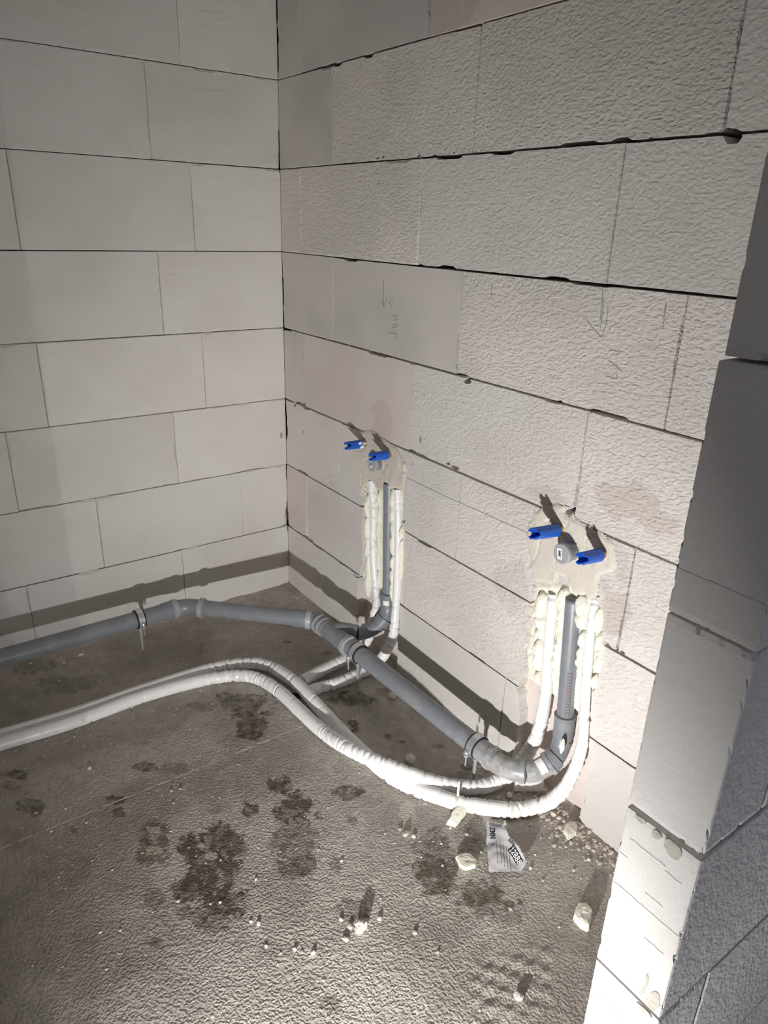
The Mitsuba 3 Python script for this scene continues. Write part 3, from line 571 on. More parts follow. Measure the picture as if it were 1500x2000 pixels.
# the pier beside the doorway (right), whose end face looks at the lamp, and the other side of the doorway
YB, YF = -1.86, -1.948
put('wall_near', slab(-0.50, 1.3, YF + 0.03, YB - 0.03, 0, 2.4), 'mortar', 'end of the block partition wall beside the doorway, at the right', kind='structure')
PX = {0: -.579, 1: -.579, 2: -.579, 3: -.579, 4: -.581, 5: -.574, 6: -.576, 7: -.58, 8: -.578, 9: -.58}
PJ = {0: [.02], 1: [-.482, .09], 2: [-.05], 3: [-.468, .1], 4: [0.02], 5: [-.3], 6: [0], 7: [-.28], 8: [0], 9: [-.3]}
for row in range(10):
    xs = [PX[row]] + PJ[row] + [1.3]
    for b in range(len(xs) - 1):
        r = np.random.default_rng(row * 5 + b)
        g = 0.0012
        x0, x1 = xs[b] + (g if b else 0), xs[b + 1] - g
        z0, z1 = row * H + (0.0042 if row == 3 else 0.0014), (row + 1) * H - (0.0022 if row == 2 else 0.0014)
        o = r.uniform(-0.0008, 0.0008)
        m = trimesh.creation.box((x1 - x0, YB - YF, z1 - z0))
        # subdivide and wear the arrises
        m = trimesh.creation.box((x1 - x0, YB - YF, z1 - z0)).subdivide_to_size(0.009)
        v = np.array(m.vertices)
        hx, hy, hz = (x1 - x0) / 2, (YB - YF) / 2, (z1 - z0) / 2
        near = np.stack([np.abs(np.abs(v[:, 0]) - hx) < 1e-6, np.abs(np.abs(v[:, 1]) - hy) < 1e-6, np.abs(np.abs(v[:, 2]) - hz) < 1e-6], 1)
        onedge = near.sum(1) >= 2
        w = 0.0008 + 0.007 * np.clip(meshkit.fbm(v * 90 + row * 7, 3, row) - 0.62, 0, 1) * 3
        v -= np.where(onedge[:, None] & near, np.sign(v) * w[:, None], 0)
        v += [(x0 + x1) / 2, (YB + YF) / 2 + o, (z0 + z1) / 2]
        put('wall_near__block', trimesh.Trimesh(v, m.faces, process=False), 'aac_pier')
# mortar squeezed out on the end face of the pier
def pier3(v, x):    # s = y, out = -x
    v = np.asarray(v); return np.stack([x - v[:, 2], v[:, 0], v[:, 1]], 1)


for k, (yy, z, sy, sz) in enumerate([(-1.918, .709, .010, .008), (-1.897, .713, .006, .005), (-1.879, .715, .007, .003), (-1.936, .500, .006, .017), (-1.922, .507, .0025, .020), (-1.930, .474, .009, .004)]):
    a_ = np.linspace(0, 2 * np.pi, 14, endpoint=False)
    g = rag(np.c_[yy + sy * np.cos(a_), z + sz * np.sin(a_)], .010, 70 + k, .002)
    for q in getattr(g, 'geoms', [g]):
        if q.area > 8e-6:
            m = trimesh.creation.extrude_polygon(q, .0016, engine='earcut')
            put('wall_near__mortar_smear', trimesh.Trimesh(pier3(m.vertices - [0, 0, .0006], PX[2]), m.faces, process=False), 'mortar_smear')
rs = np.random.default_rng(12)
for z, y0, y1 in ((.682, -1.87, -1.915), (.676, -1.915, -1.935), (.655, -1.862, -1.872), (.630, -1.90, -1.922), (.610, -1.862, -1.945), (.572, -1.91, -1.935), (1.008, -1.862, -1.946), (.43, -1.87, -1.905)):
    n_ = max(int(abs(y1 - y0) / .006), 2)
    yy = np.linspace(y0, y1, n_ + 1)
    m = ribbon(np.c_[yy, z + rs.uniform(-.0006, .0006, n_ + 1)], .0007, .0003, lambda v: pier3(np.asarray(v) + [0, 0, .0002], PX[min(int(z / H), 9)]))
    put('wall_near__scratch_line', m, 'scratch')
put('wall_near_left', slab(WEST, -1.215, YF, YB, 0, 2.4), 'plain_wall', 'block wall on the other side of the doorway, outside the frame', kind='structure')
put('wall_side', slab(WEST - .1, WEST, YF, 0.1, 0, 2.4), 'plain_wall', 'side wall of the small room, outside the frame', kind='structure')
put('ceiling', slab(WEST - .1, 1.3, -2.4, 0.1, 2.4, 2.5), 'plain_wall', 'plain concrete ceiling, outside the frame', kind='structure')

# ---------------------------------------------------------------- drain pipes
R1, R2, R3 = 0.0255, 0.0285, 0.0315     # main pipe, its sockets, the lips of the sockets
r1, r2, r3 = 0.0195, 0.0232, 0.0250     # the risers
DP = 'drain_pipe'
tag(DP, 'grey plastic drain pipe run along both walls with elbows, a tee and two risers', 'drain pipe')


def A(k):
    return np.array(D[k], float)


def straight(key, a, b, r, socket=None, mat='pipe_grey', label=None, rr=(R2, R3), overlap=0.0, cap=True):
    """A pipe a->b; socket: length of the bell at its b end."""
    a, b = np.asarray(a, float), np.asarray(b, float)
    L = np.linalg.norm(b - a)
    prof = [(-overlap, r), (L if not socket else L - socket - 0.006, r)]
    if socket:
        prof += [(L - socket, rr[0]), (L - 0.014, rr[0]), (L, rr[0])]
    n = put(DP + '__' + key, lathe(a, b, prof, 32), mat, label, smooth=35)
    if socket:
        put(n + '__socket_ring', lathe(a, b, [(L - 0.016, rr[0]), (L - 0.014, rr[1]), (L - 0.004, rr[1]), (L + 0.002, rr[1] - 0.002), (L + 0.002, r)], 32), 'pipe_rim', smooth=30)
    return n


def ring(parent, a, b, s, r, w, mat='pipe_rim'):
    return put(parent + '__socket_ring', lathe(a, b, [(s - w / 2, r - .004), (s - w / 2 + .001, r), (s + w / 2 - .001, r), (s + w / 2, r - .004)], 32), mat, smooth=30)


def elbow(key, pts, r, label, mat='pipe_grey'):
    p = smooth_path(spline(pts, 0.003), 14)
    return put(DP + '__' + key, sweep(p, r, 28), mat, label, smooth=True)


dm = A('drain_main')
dm[:, 2] = np.interp(dm[:, 0], [dm[0, 0], dm[-1, 0]], [dm[0, 2], dm[-1, 2]])
straight('straight_pipe', dm[1] + 2.0 * (dm[1] - dm[3]), dm[3], R1, 0.045, label='long grey pipe along the left wall')
elbow('elbow', A('elbow1'), R1 * 1.0, 'grey elbow in the run under the left wall')
mid = A('drain_mid')
n = straight('straight_pipe', mid[0], mid[1], R1, 0.052, label='grey pipe cutting across the corner')
ring(n, mid[0], mid[1], 0.004, R3, 0.016)
elbow('elbow', np.vstack([mid[1] - .3 * (mid[1] - A('elbow2')[0] + (mid[1] - mid[0]) * .1), A('elbow2')]), R1, 'grey elbow before the tee')
te = A('tee')
L = np.linalg.norm(te[1] - te[0])
n = put(DP + '__tee', lathe(te[0], te[1], [(-0.012, R3 - .002), (0.0, R3 - .002), (0.004, R2), (0.03, R2), (0.033, R1 + .001), (L - 0.058, R1 + .001), (L - 0.054, R2), (L - 0.004, R2)], 32), 'pipe_grey', 'grey tee fitting with a side branch', smooth=30)
ring(n, te[0], te[1], -0.006, R3 + .0005, 0.010)
ring(n, te[0], te[1], 0.016, R3 - .0005, 0.010)
ring(n, te[0], te[1], L - 0.010, R3, 0.016)
br = A('branch')
put(n + '__side_branch', sweep(smooth_path(spline(br, 0.003), 6), np.interp(np.linspace(0, 1, len(spline(br, 0.003))), [0, .55, .6, 1], [r1 + .004, r1 + .003, r2 + .001, r2 + .001]), 28), 'pipe_grey', smooth=30)
ring(n, br[1], br[2], np.linalg.norm(br[2] - br[1]) - .006, r3 + .001, 0.014, 'pipe_grey')
elbow('elbow', A('branch_elbow'), r1 + .001, 'dark shaded grey elbow behind the tee')
be = A('branch_elbow')
n = elbow('elbow', A('riser_elbow1'), r1 + .002, 'grey elbow turning up into the far riser')
re1 = A('riser_elbow1')
ring(n, re1[0], re1[1], 0.010, r3 + .001, 0.026, 'pipe_grey')
ri = A('riser1')
d = (ri[1] - ri[0]) / np.linalg.norm(ri[1] - ri[0])
n = put(DP + '__riser_pipe', lathe(ri[0] - d * .01, ri[2], [(0, r2), (.044, r2), (.046, r1 - .002), (np.linalg.norm(ri[2] - ri[0]) + .01, r1 - .002)], 28), 'pipe_grey', 'grey riser pipe in the far chase', smooth=30)
put(n + '__socket_ring', lathe(ri[0], ri[1], [(.026, r2 - .002), (.027, r3), (.035, r3), (.037, r1)], 28), 'pipe_grey', smooth=30)
put(n + '__sticker', patch_on_tube(ri[0] - d * .01, ri[1], r2, .012, .028, math.radians(15), math.radians(60)), 'sticker', 'small white sticker')
dr_ = A('drain_right')
straight('straight_pipe', dr_[0], dr_[1], R1, None, label='long grey pipe along the right wall', overlap=.01)
LL = np.linalg.norm(dr_[2] - dr_[1])
n = put(DP + '__coupler', lathe(dr_[1], dr_[2], [(-.012, R1), (0.0, R1), (.004, R1 + .0015), (LL - .032, R1 + .0015), (LL - .028, R2 - .001), (LL + .006, R2 - .001)], 32), 'pipe_dusty', 'dusty grey socket end of the pipe before the elbows', smooth=30)
ring(n, dr_[1], dr_[2], LL - .004, R3 - .001, 0.012, 'pipe_dusty')
e3, e4 = A('elbow3'), A('elbow4')
n = elbow('elbow', e3, R1 - .0005, 'dusty grey elbow with a moulded band, near the right chase', 'pipe_dusty')
ring(n, e3[-2], e3[-1], np.linalg.norm(e3[-1] - e3[-2]) - .008, R2 + .0005, 0.014, 'pipe_dusty')
n = elbow('elbow', e4, R1 - .001, 'grey elbow with a white sticker turning towards the wall', 'pipe_dusty')
ring(n, e4[-2], e4[-1], np.linalg.norm(e4[-1] - e4[-2]) - .004, R2, 0.012, 'pipe_dusty')
sn = put(n + '__sticker', patch_on_tube(e4[1], e4[3], R1 - .001, .004, .022, math.radians(-10), math.radians(75), 0.0012), 'sticker', 'white sticker')
n = elbow('elbow', A('riser_elbow2'), r1 + .003, 'grey elbow turning up into the near riser')
re2 = A('riser_elbow2')
ring(n, re2[0], re2[1], 0.006, r3 + .001, 0.022, 'pipe_grey')
ri = A('riser2')
ri[2] = ri[1] + (ri[3] - ri[1]) * (ri[2, 2] - ri[1, 2]) / (ri[3, 2] - ri[1, 2])
d = (ri[1] - ri[0]) / np.linalg.norm(ri[1] - ri[0])
L = np.linalg.norm(ri[3] - ri[0])
n = put(DP + '__riser_pipe', sweep(spline(ri, .01), r1, 28), 'pipe_grey', 'grey riser pipe in the near chase, printed with a scale', smooth=True)
put(n + '__socket', lathe(ri[0], ri[1], [(-.002, r1), (0, r2), (np.linalg.norm(ri[1] - ri[0]) - .006, r2 + .0005), (np.linalg.norm(ri[1] - ri[0]), r3), (np.linalg.norm(ri[1] - ri[0]) + .006, r3), (np.linalg.norm(ri[1] - ri[0]) + .008, r1)], 28), 'pipe_grey', smooth=30)
ring(n, ri[0], ri[1], .001, r2 + .0006, .004, 'rubber')
a, b = ri[1], ri[1] + (ri[3] - ri[1]) * .5
for k in range(15):    # printed scale
    put(n + '__scale_mark', patch_on_tube(a, b, r1, .014 + .0078 * k, .0153 + .0078 * k, math.radians(38), math.radians(62), .0004, 4), 'red_ink')
put(n + '__scale_line', patch_on_tube(a, b, r1, .012, .128, math.radians(34), math.radians(37), .0004, 3), 'red_ink')
put(n + '__scale_line', patch_on_tube(a, b, r1, .012, .128, math.radians(62), math.radians(65), .0004, 3), 'red_ink')

# capped outlets and blue test plugs standing out of the plaster
for k, c in enumerate(D['caps']):
    c = np.array(c)
    a = np.array([.02, c[1], c[2] - .004])
    b = c
    name = ('drain_outlet', 'drain_outlet_001')[k]
    tag(name, ('grey capped drain outlet with a white sticker in the near plaster patch', 'grey capped drain outlet half hidden by a blue plug in the far plaster patch')[k], 'pipe outlet', 'capped drain outlets')
    L = np.linalg.norm(b - a)
    put(name + '__socket', lathe(a, b, [(0, .0195), (L - .016, .0195), (L - .016, .0215), (L - .008, .0222)], 32), 'pipe_grey', smooth=30)
    put(name + '__cap', lathe(a, b, [(L - .012, .0195), (L - .008, .0222), (L - .0015, .0222), (L, .0205), (L, .0175), (L - .0008, .017)], 32), 'pipe_rim', 'round grey end cap', smooth=30)
    d = (b - a) / L
    u = np.array([0, -1, 0.0]); v = np.cross(u, d) * -1
    u2, v2 = u * math.cos(.25) + v * math.sin(.25), v * math.cos(.25) - u * math.sin(.25)
    if v2[2] < 0: v2 = -v2
    Mx = np.eye(4); Mx[:3, 0], Mx[:3, 1], Mx[:3, 2] = u2, v2, d
    s = trimesh.creation.box((.013, .024, .0006)); s.apply_transform(Mx); s.apply_translation(b - u2 * .004)
    put(name + '__sticker', s, 'sticker', 'white sticker with dark print')
    for q, (du, dv, w, h) in enumerate([(-.003, 0, .0014, .014), (0, .001, .003, .012), (.003, -.001, .0014, .015)]):
        s = trimesh.creation.box((w, h, .0008)); s.apply_translation((du, dv, 0)); s.apply_transform(Mx); s.apply_translation(b - u2 * .004)
        put(name + '__sticker__print', s, 'ink')

PLUG = ['blue plastic test plug left of the capped outlet in the near plaster patch', 'blue plastic test plug right of the capped outlet in the near plaster patch',
        'blue plastic test plug smeared with plaster, left one of the far patch', 'blue plastic test plug in front of the capped outlet in the far patch']
for k, (a, b) in enumerate(D['plugs']):
    a, b = np.array(a), np.array(b)
    L = np.linalg.norm(b - a)
    d = (b - a) / L
    name = 'test_plug' if not k else 'test_plug_%03d' % k
    tag(name, PLUG[k], 'plug', 'blue test plugs')
    n = 32
    r = .0140 if k < 2 else .0130
    prof = [(.017, r - .002), (.017, r), (L - .016, r - .0005)]
    u = np.array([0, 0, 1.0]) - d * d[2]; u /= np.linalg.norm(u); v = np.cross(d, u)
    an = np.linspace(0, 2 * np.pi, n, endpoint=False)
    crown = np.where((np.arange(n) + 4) % 8 < 4, L, L - .011)
    rows_ = []
    for s, rr in prof:
        rows_.append(a + d * s + rr * (np.cos(an)[:, None] * u + np.sin(an)[:, None] * v))
    rows_.append(a + crown[:, None] * d + (r - .0005) * (np.cos(an)[:, None] * u + np.sin(an)[:, None] * v))
    rows_.append(a + crown[:, None] * d + (r - .0038) * (np.cos(an)[:, None] * u + np.sin(an)[:, None] * v))
    rows_.append(a + d * (L - .03) + (r - .0042) * (np.cos(an)[:, None] * u + np.sin(an)[:, None] * v))
    V = np.vstack(rows_ + [(a + d * (L - .03))[None]])
    F = []
    for q in range(len(rows_) - 1):
        for j in range(n):
            jj = (j + 1) % n
            F += [(q * n + j, (q + 1) * n + jj, q * n + jj), (q * n + j, (q + 1) * n + j, (q + 1) * n + jj)]
    q = len(rows_) - 1
    F += [(q * n + j, len(V) - 1, q * n + (j + 1) % n) for j in range(n)]
    put(name + '__barrel', trimesh.Trimesh(V, np.array(F), process=False), 'blue_plastic', 'blue barrel with a notched rim', smooth=35)
    put(name + '__nipple', lathe(a - d * .02, b, [(0, .0085), (.02, .0085), (.022, .0098), (.035, .0098), (.038, .0075)], 24), 'brass', 'brass threaded nipple', smooth=30)
    if k == 2:
        for q in range(7):
            t = rng.uniform(.016, .04); g = rng.uniform(.6, 2.2)
            c = a + d * t + r * (np.cos(-g) * u * -1 + np.sin(-g) * v)
            put(name + '__plaster_splash', blob(c, (rng.uniform(.003, .007), .0025, .0035), 60 + q, .4, 2), 'sticker', smooth=True)

# ---------------------------------------------------------------- clamps
CL = ['steel pipe clamp with rubber lining on a threaded rod, under the left wall', 'steel pipe clamp on a threaded rod beside the tee fitting', 'dusty steel pipe clamp on a threaded rod next to the near elbows']
AX = [dm[3] - dm[1], dr_[1] - dr_[0], dr_[1] - dr_[0]]
for k, (c, foot) in enumerate(D['clips']):
    name = 'pipe_clamp' if not k else 'pipe_clamp_%03d' % k
    tag(name, CL[k], 'pipe clamp', 'pipe clamps')
    ax = AX[k] / np.linalg.norm(AX[k])
    base = dm[1] if k == 0 else dr_[0]
    c = base + ax * ((np.array(c) - base) @ ax)          # on the pipe's axis
    foot = np.array([c[0], c[1], 0.0])
    put(name + '__rubber_lining', lathe(c - ax * .013, c + ax * .013, [(0, R1), (0, R1 + .004), (.026, R1 + .004), (.026, R1)], 36), 'rubber', 'black rubber lining', smooth=30)
    put(name + '__band', lathe(c - ax * .009, c + ax * .009, [(0, R1 + .003), (0, R1 + .0055), (.018, R1 + .0055), (.018, R1 + .003)], 36), 'steel', smooth=30)
    side = np.cross(ax, [0, 0, 1]); side /= np.linalg.norm(side)
    if side @ np.array([-0.5, -0.85, 0]) < 0: side = -side
    p = c + side * (R1 + .010) - np.array([0, 0, .006])
    m = lathe(p - np.array([0, 0, .006]), p + np.array([0, 0, .008]), [(0, .003), (0, .0075), (.005, .0075), (.006, .004), (.009, .004), (.0095, .007), (.014, .006), (.014, .002)], 14)
    put(name + '__bolt', m, 'steel', smooth=30)
    put(name + '__bolt_shank', lathe(p - np.array([0, 0, .036]), p, [(0, .0022), (.036, .0022)], 10), 'steel', smooth=30)
    zb = c[2] - R1 - .004
    put(name + '__rod', lathe(foot - [0, 0, .02], foot + [0, 0, zb], [(0, .0042), (.02 + .028, .0042), (.022 + .028, .0052), (zb + .008, .0052), (zb + .008, .0075), (zb + .02, .0075)], 16), 'steel', 'threaded steel rod', smooth=30)

# ---------------------------------------------------------------- insulated water pipes
RT = 0.0185


def wrinkled(p, seed, thin, r=RT, n=24):
    """Radius field of a foam sleeve that wrinkles where it bends; thin: (z, radius) pairs where the foam in the chase squeezes it."""
    t, u, v = frames(p)
    rg = np.random.default_rng(seed)
    s = np.r_[0, np.cumsum(np.linalg.norm(np.diff(p, axis=0), axis=1))]
    k = np.linalg.norm(np.gradient(t, s, axis=0), axis=1)
    k = np.convolve(k, np.ones(15) / 15, 'same')
    amt = np.clip((k - 0.8) / 3.2, 0, 1)
    ang = np.linspace(0, 2 * np.pi, n, endpoint=False)
    rad = np.full((len(p), n), r)
    if thin is not None:
        rad *= (np.interp(p[:, 2], *zip(*thin)) / r)[:, None]
    rad *= 1 + 0.03 * (meshkit.fbm(np.stack([np.repeat(s[:, None] * 14, n, 1), np.cos(ang)[None] + 0 * s[:, None], np.sin(ang)[None] + 0 * s[:, None]], -1), 2, seed) - .5)
    x = 0.0
    while x < s[-1]:
        a = np.interp(x, s, amt)
        x += rg.uniform(.007, .02) / (0.3 + a) if a > .02 else .03
        if a <= .02:
            continue
        phase, width, skew = rg.uniform(0, 2 * np.pi), rg.uniform(.0022, .0042), rg.uniform(-.006, .006)
        d = s[:, None] - x - skew * np.cos(ang - phase)[None]
        rad -= rg.uniform(.0020, .0050) * min(1, a * 2 + .2) * np.exp(-(d / width) ** 2) * (0.35 + 0.65 * np.clip(np.cos(ang - phase) + .4, 0, 1))[None]
    return rings(p, u, v, rad)


def sleeve_path(k, step=.0025, it=10):
    return smooth_path(spline(A(k), step), it)


def cut_path(p, q):
    """The path up to and from the point nearest to q."""
    i = int(np.argmin(np.linalg.norm(p - np.asarray(q), axis=1)))
    return p[:i + 1], p[i:]


THIN = {21: [(.10, RT), (.17, .0165), (.26, .0148), (.36, .0125)], 22: [(.06, RT), (.13, .0158), (.18, .0138), (.24, .0120), (.32, .0112)], 0: [(.04, RT - .001), (.14, .0155), (.22, .0125), (.4, .0118)]}
t1, t2 = sleeve_path('tube1'), sleeve_path('tube2')
q1, q2 = (-.3700, -.6200, .0245), (-.3085, -.6100, .0249)
for name, lab, p, q, bk, sd in (('water_pipe', 'white insulated water pipe nearer the camera at left, ending left of the near riser', t1, q1, 'branch1', 21),
                                ('water_pipe_001', 'white insulated water pipe swinging outermost by the paper packet, ending right of the near riser', t2, q2, 'branch2', 22)):
    tag(name, lab, 'insulated pipe', 'white insulated water pipes')
    a, b = cut_path(p, q)
    put(name + '__sleeve', wrinkled(a[:-1], sd, None), 'tube_white', smooth=True)
    put(name + '__sleeve', wrinkled(b[1:], sd + 7, THIN[sd]), 'tube_white', smooth=True)
    j = len(a) - 1
    put(name + '__tee', sweep(p[j - 6:j + 7], RT - .003, 20), 'tube_gap', 'dark pipe tee showing in the gap between two sleeves', smooth=True)
    br = sleeve_path(bk)
    put(name + '__branch_sleeve', wrinkled(br, sd + 15, THIN[0]), 'tube_white', 'white foam sleeve of the branch going up into the far chase', smooth=True)
    put(name + '__branch_pipe', sweep(spline([q, (q[0] + .032, q[1] - .018, .011), (br[0, 0] - .006, br[0, 1], .011), br[8]] if bk == 'branch1' else [q, br[4], br[10]], .003), .0065, 16), 'tube_gap', smooth=True)

# ---------------------------------------------------------------- mounting foam
for name, key, lab in (('mounting_foam', 'foam1', 'cream mounting foam filling the far pipe chase'), ('mounting_foam_001', 'foam2', 'lumpy cream mounting foam filling the near pipe chase')):
    tag(name, lab, 'mounting foam')
    ch = (chase1, chase2)[name != 'mounting_foam'].buffer(.002).intersection(box(-9, (.23, .27)[name != 'mounting_foam'], 9, 9))
    fm = patch_mesh(list(max(getattr(ch, 'geoms', [ch]), key=lambda q: q.area).exterior.coords), .012, 33, lambda v: right3(np.asarray(v) - [0, 0, .018]), [], .002)
    put(name + '__fill', fm, 'foam', smooth=True)
    for k, (y, z, ry, rz) in enumerate(D[key]):
        put(name + '__lump', blob((.006, y, z), (.020, ry, rz), k + (100 if key == 'foam1' else 200), .22, 3, 1.6), 'foam', smooth=True)

put('mounting_foam_001__smear', blob(D['smear'], (.005, .006, .021), 9, .3, 3), 'foam', smooth=True)

# ---------------------------------------------------------------- things on the floor
FC = ['flat piece of cream foam leaning against the water pipe', 'flat oval piece of cream foam left of the paper packet', 'small lump of cream foam by the foot of the right wall', 'cut lump of cream foam on the floor near the doorway pier']
SZ = [(.026, .015, .016), (.024, .018, .012), (.019, .016, .020), (.020, .021, .027)]
for k, out in enumerate(D['foam_outline']):
    h = (.016, .012, .016, .022)[k]
    o = np.array(out); c = o.mean(0)
    P3 = [np.c_[c + (o - c) * f, np.full(len(o), z * h)] for f, z in ((.80, 0), (1.0, .25), (1.0, .6), (.86, .92), (.5, 1.0))]
    m = trimesh.convex.convex_hull(np.vstack(P3)).subdivide_to_size(.0028)
    v = np.array(m.vertices)
    out_dir = v - np.array([*c, h / 2]); out_dir /= np.linalg.norm(out_dir, axis=1, keepdims=True)
    v += out_dir * (meshkit.fbm(v * 90, 3, 60 + k) - .5)[:, None] * .006
    if k == 0:      # leans against the pipe
        v[:, 2] += np.clip((v[:, :2] - c) @ np.array([.5, .86]) + .02, 0, .05) * .35
    v[:, 2] += -v[:, 2].min() + floor_z(*c) - .001
    put('foam_piece', trimesh.Trimesh(v, m.faces, process=False), 'foam', FC[k], 'foam piece', 'foam pieces on the floor', smooth=True)
a, b = A('offcut')
put('insulation_offcut', wrinkled(resample([a, b], .004), 5, None, .0165), 'tube_white', 'short white offcut of pipe insulation under the near elbow', 'pipe insulation', smooth=30)


def strip(p, w, th, nrm):
    p = np.asarray(p, float)
    t = np.gradient(p, axis=0); t /= np.linalg.norm(t, axis=1, keepdims=True)
    nrm = np.broadcast_to(nrm, p.shape)
    s = np.cross(t, nrm); s /= np.linalg.norm(s, axis=1, keepdims=True)
    nn = np.cross(s, t)
    w = np.broadcast_to(w, len(p))[:, None] / 2
    V = np.stack([p - s * w, p + s * w, p + s * w + nn * th, p - s * w + nn * th], 1).reshape(-1, 3)
    F = []
    for k in range(len(p) - 1):
        for j in range(4):
            a0, a1 = 4 * k + j, 4 * k + (j + 1) % 4
            F += [(a0, a1, a1 + 4), (a0, a1 + 4, a0 + 4)]
    e = 4 * (len(p) - 1)
    F += [(0, 2, 1), (0, 3, 2), (e, e + 1, e + 2), (e, e + 2, e + 3)]
    return trimesh.Trimesh(V, np.array(F), process=False)


def tie_loop(path, q, r):
    i = int(np.argmin(np.linalg.norm(path - np.asarray(q), axis=1)))
    c = path[i]
    t = path[min(i + 3, len(path) - 1)] - path[i - 3]
    t /= np.linalg.norm(t)
    u = np.array([0, 0, 1.0]) - t * t[2]; u /= np.linalg.norm(u); v = np.cross(t, u)
    an = np.linspace(0, 2 * np.pi, 33)
    ring_ = c + r * (np.cos(an)[:, None] * u + np.sin(an)[:, None] * v)
    nr = (np.cos(an)[:, None] * u + np.sin(an)[:, None] * v)
    return c, t, u, v, strip(ring_, .0045, .0013, nr)


tie1 = np.array(D['tie1'])
c, t, u, v, m = tie_loop(t2, (-.215, -1.232, .02), RT + .0002)
tag('cable_tie', 'translucent cable tie round the water pipe with its tail standing up', 'cable tie', 'cable ties')
put('cable_tie__loop', m, 'tie_plastic')
tail = np.linspace(0, 1, 10)[:, None]
top = c + u * (RT + .001)
put('cable_tie__tail', strip(top + tail * np.array([.012, .012, .030]), np.interp(np.linspace(0, 1, 10), [0, .75, 1], [.0055, .005, .001]), .0013, np.array([-.6, -.7, 0.3])), 'tie_plastic')
c, t, u, v, m = tie_loop(t2, (-.122, -1.318, .019), RT + .0002)
tag('cable_tie_001', 'cable tie round the outer water pipe with its pale tail lying behind the paper packet', 'cable tie', 'cable ties')
put('cable_tie_001__loop', m, 'tie_plastic')
a, b, e = [np.array(q) for q in D['tie2']]
za = lambda q, h: np.array([q[0], q[1], h])
tl = resample([za(b, .016), za(b + (e - b) * .35, .010), za(e, .004)], .004)
put('cable_tie_001__tail', strip(tl, np.interp(np.linspace(0, 1, len(tl)), [0, .16, .3, 1], [.002, .008, .0125, .0125]), .001, np.array([0, 0, 1.0])), 'tie_plastic', 'flat pale tail')

# the printed paper packet: a crumpled sheet, one corner folded over
pk = D['packet']
poly = Polygon(pk).buffer(0)
st = 0.0025
x0, y0, x1, y1 = poly.bounds
X, Y = np.meshgrid(np.arange(x0, x1 + st, st), np.arange(y0, y1 + st, st), indexing='ij')
pu = np.array(pk[3]) - np.array(pk[1]); pu /= np.linalg.norm(pu)           # along the folded edge, towards the camera
pn = np.array([-pu[1], pu[0]])
if (np.array(pk[0]) - np.array(pk[1])) @ pn < 0: pn = -pn                   # away from the folded edge


def paper_h(x, y):
    q = np.stack([x, y, 0 * x], -1)
    dist = (q[..., :2] - np.array(pk[1])) @ pn
    along = (q[..., :2] - np.array(pk[1])) @ pu
    return 0.004 + 0.010 * (meshkit.fbm(q * 34, 2, 3)) + 0.018 * np.exp(-(dist / .016) ** 2) * np.clip(along / .08, 0, 1)


inn = shapely.contains(poly.buffer(.0012), shapely.points(X, Y))
idx = -np.ones(X.shape, int); idx[inn] = np.arange(inn.sum())
V = np.stack([X[inn], Y[inn], paper_h(X, Y)[inn]], 1)
a, b, c, e = idx[:-1, :-1], idx[1:, :-1], idx[1:, 1:], idx[:-1, 1:]
good = (a >= 0) & (b >= 0) & (c >= 0) & (e >= 0)
F = np.vstack([np.stack([a[good], b[good], c[good]], 1), np.stack([a[good], c[good], e[good]], 1)])
V2 = V - [0, 0, .0006]
tag('paper_packet', 'crumpled white paper packet with black lettering on the floor by the outer water pipe', 'packet')
put('paper_packet__sheet', trimesh.Trimesh(np.vstack([V, V2]), np.vstack([F, F[:, ::-1] + len(V)]), process=False), 'paper', smooth=True)


def print_on(mesh2d, origin, xdir, lift=.0007):
    """Lettering laid on the paper: mesh2d in its own (x, y), reading along xdir from origin."""
    xdir = np.array(xdir) / np.linalg.norm(xdir)
    ydir = np.array([-xdir[1], xdir[0]])
    v = mesh2d.subdivide_to_size(.006).vertices if len(mesh2d.faces) < 30 else mesh2d.vertices
    f = mesh2d.subdivide_to_size(.006).faces if len(mesh2d.faces) < 30 else mesh2d.faces
    v = np.asarray(v)
    xy = np.array(origin) + v[:, :1] * xdir + v[:, 1:2] * ydir
    return trimesh.Trimesh(np.c_[xy, paper_h(xy[:, 0], xy[:, 1]) + lift + np.clip(v[:, 2], 0, .0003)], f, process=False)


A0, B0, Dn, G0 = (np.array(q) for q in (pk[0], pk[1], pk[5], pk[6]))
down = (Dn - A0); Lp = np.linalg.norm(down); down /= Lp
across = (B0 - A0) / np.linalg.norm(B0 - A0)
W0 = np.linalg.norm(B0 - A0)
put('paper_packet__lettering', print_on(meshkit.text_mesh('ZKH', .0115, .0003, True), A0 + across * W0 * .18 + down * .020, down), 'ink', 'black letters ZKH')
put('paper_packet__small_box', print_on(trimesh.creation.box((.007, .009, .0003)).subdivide(), A0 + across * W0 * .30 + down * .068, down), 'faint_ink', 'small grey printed box')
for k in range(10):
    put('paper_packet__barcode_bar', print_on(trimesh.creation.box((.0022 if k % 3 else .0035, .0008, .0002)).apply_scale((3, 3, 1)), A0 + across * W0 * (.2 + .068 * k) + down * .009, down), 'faint_ink')
r = np.random.default_rng(4)
for k, off in enumerate([.016, .024, .031, .037, .043]):
    t = .055 + .004 * k
    while t < Lp * (.80 + .03 * k):
        w = r.uniform(.003, .010)
        put('paper_packet__text_line', print_on(trimesh.creation.box((w, .0016, .0002)), A0 + across * (off + W0 * .1) + down * (t + w / 2), down), 'faint_ink')
        t += w + r.uniform(.0015, .003)
bd = np.array(pk[3]) - np.array(pk[2]); bd /= np.linalg.norm(bd)
bn = np.array([-bd[1], bd[0]])
if (A0 - np.array(pk[2])) @ bn < 0: bn = -bn
bo = np.array(pk[3]) - bd * .052 + bn * .013
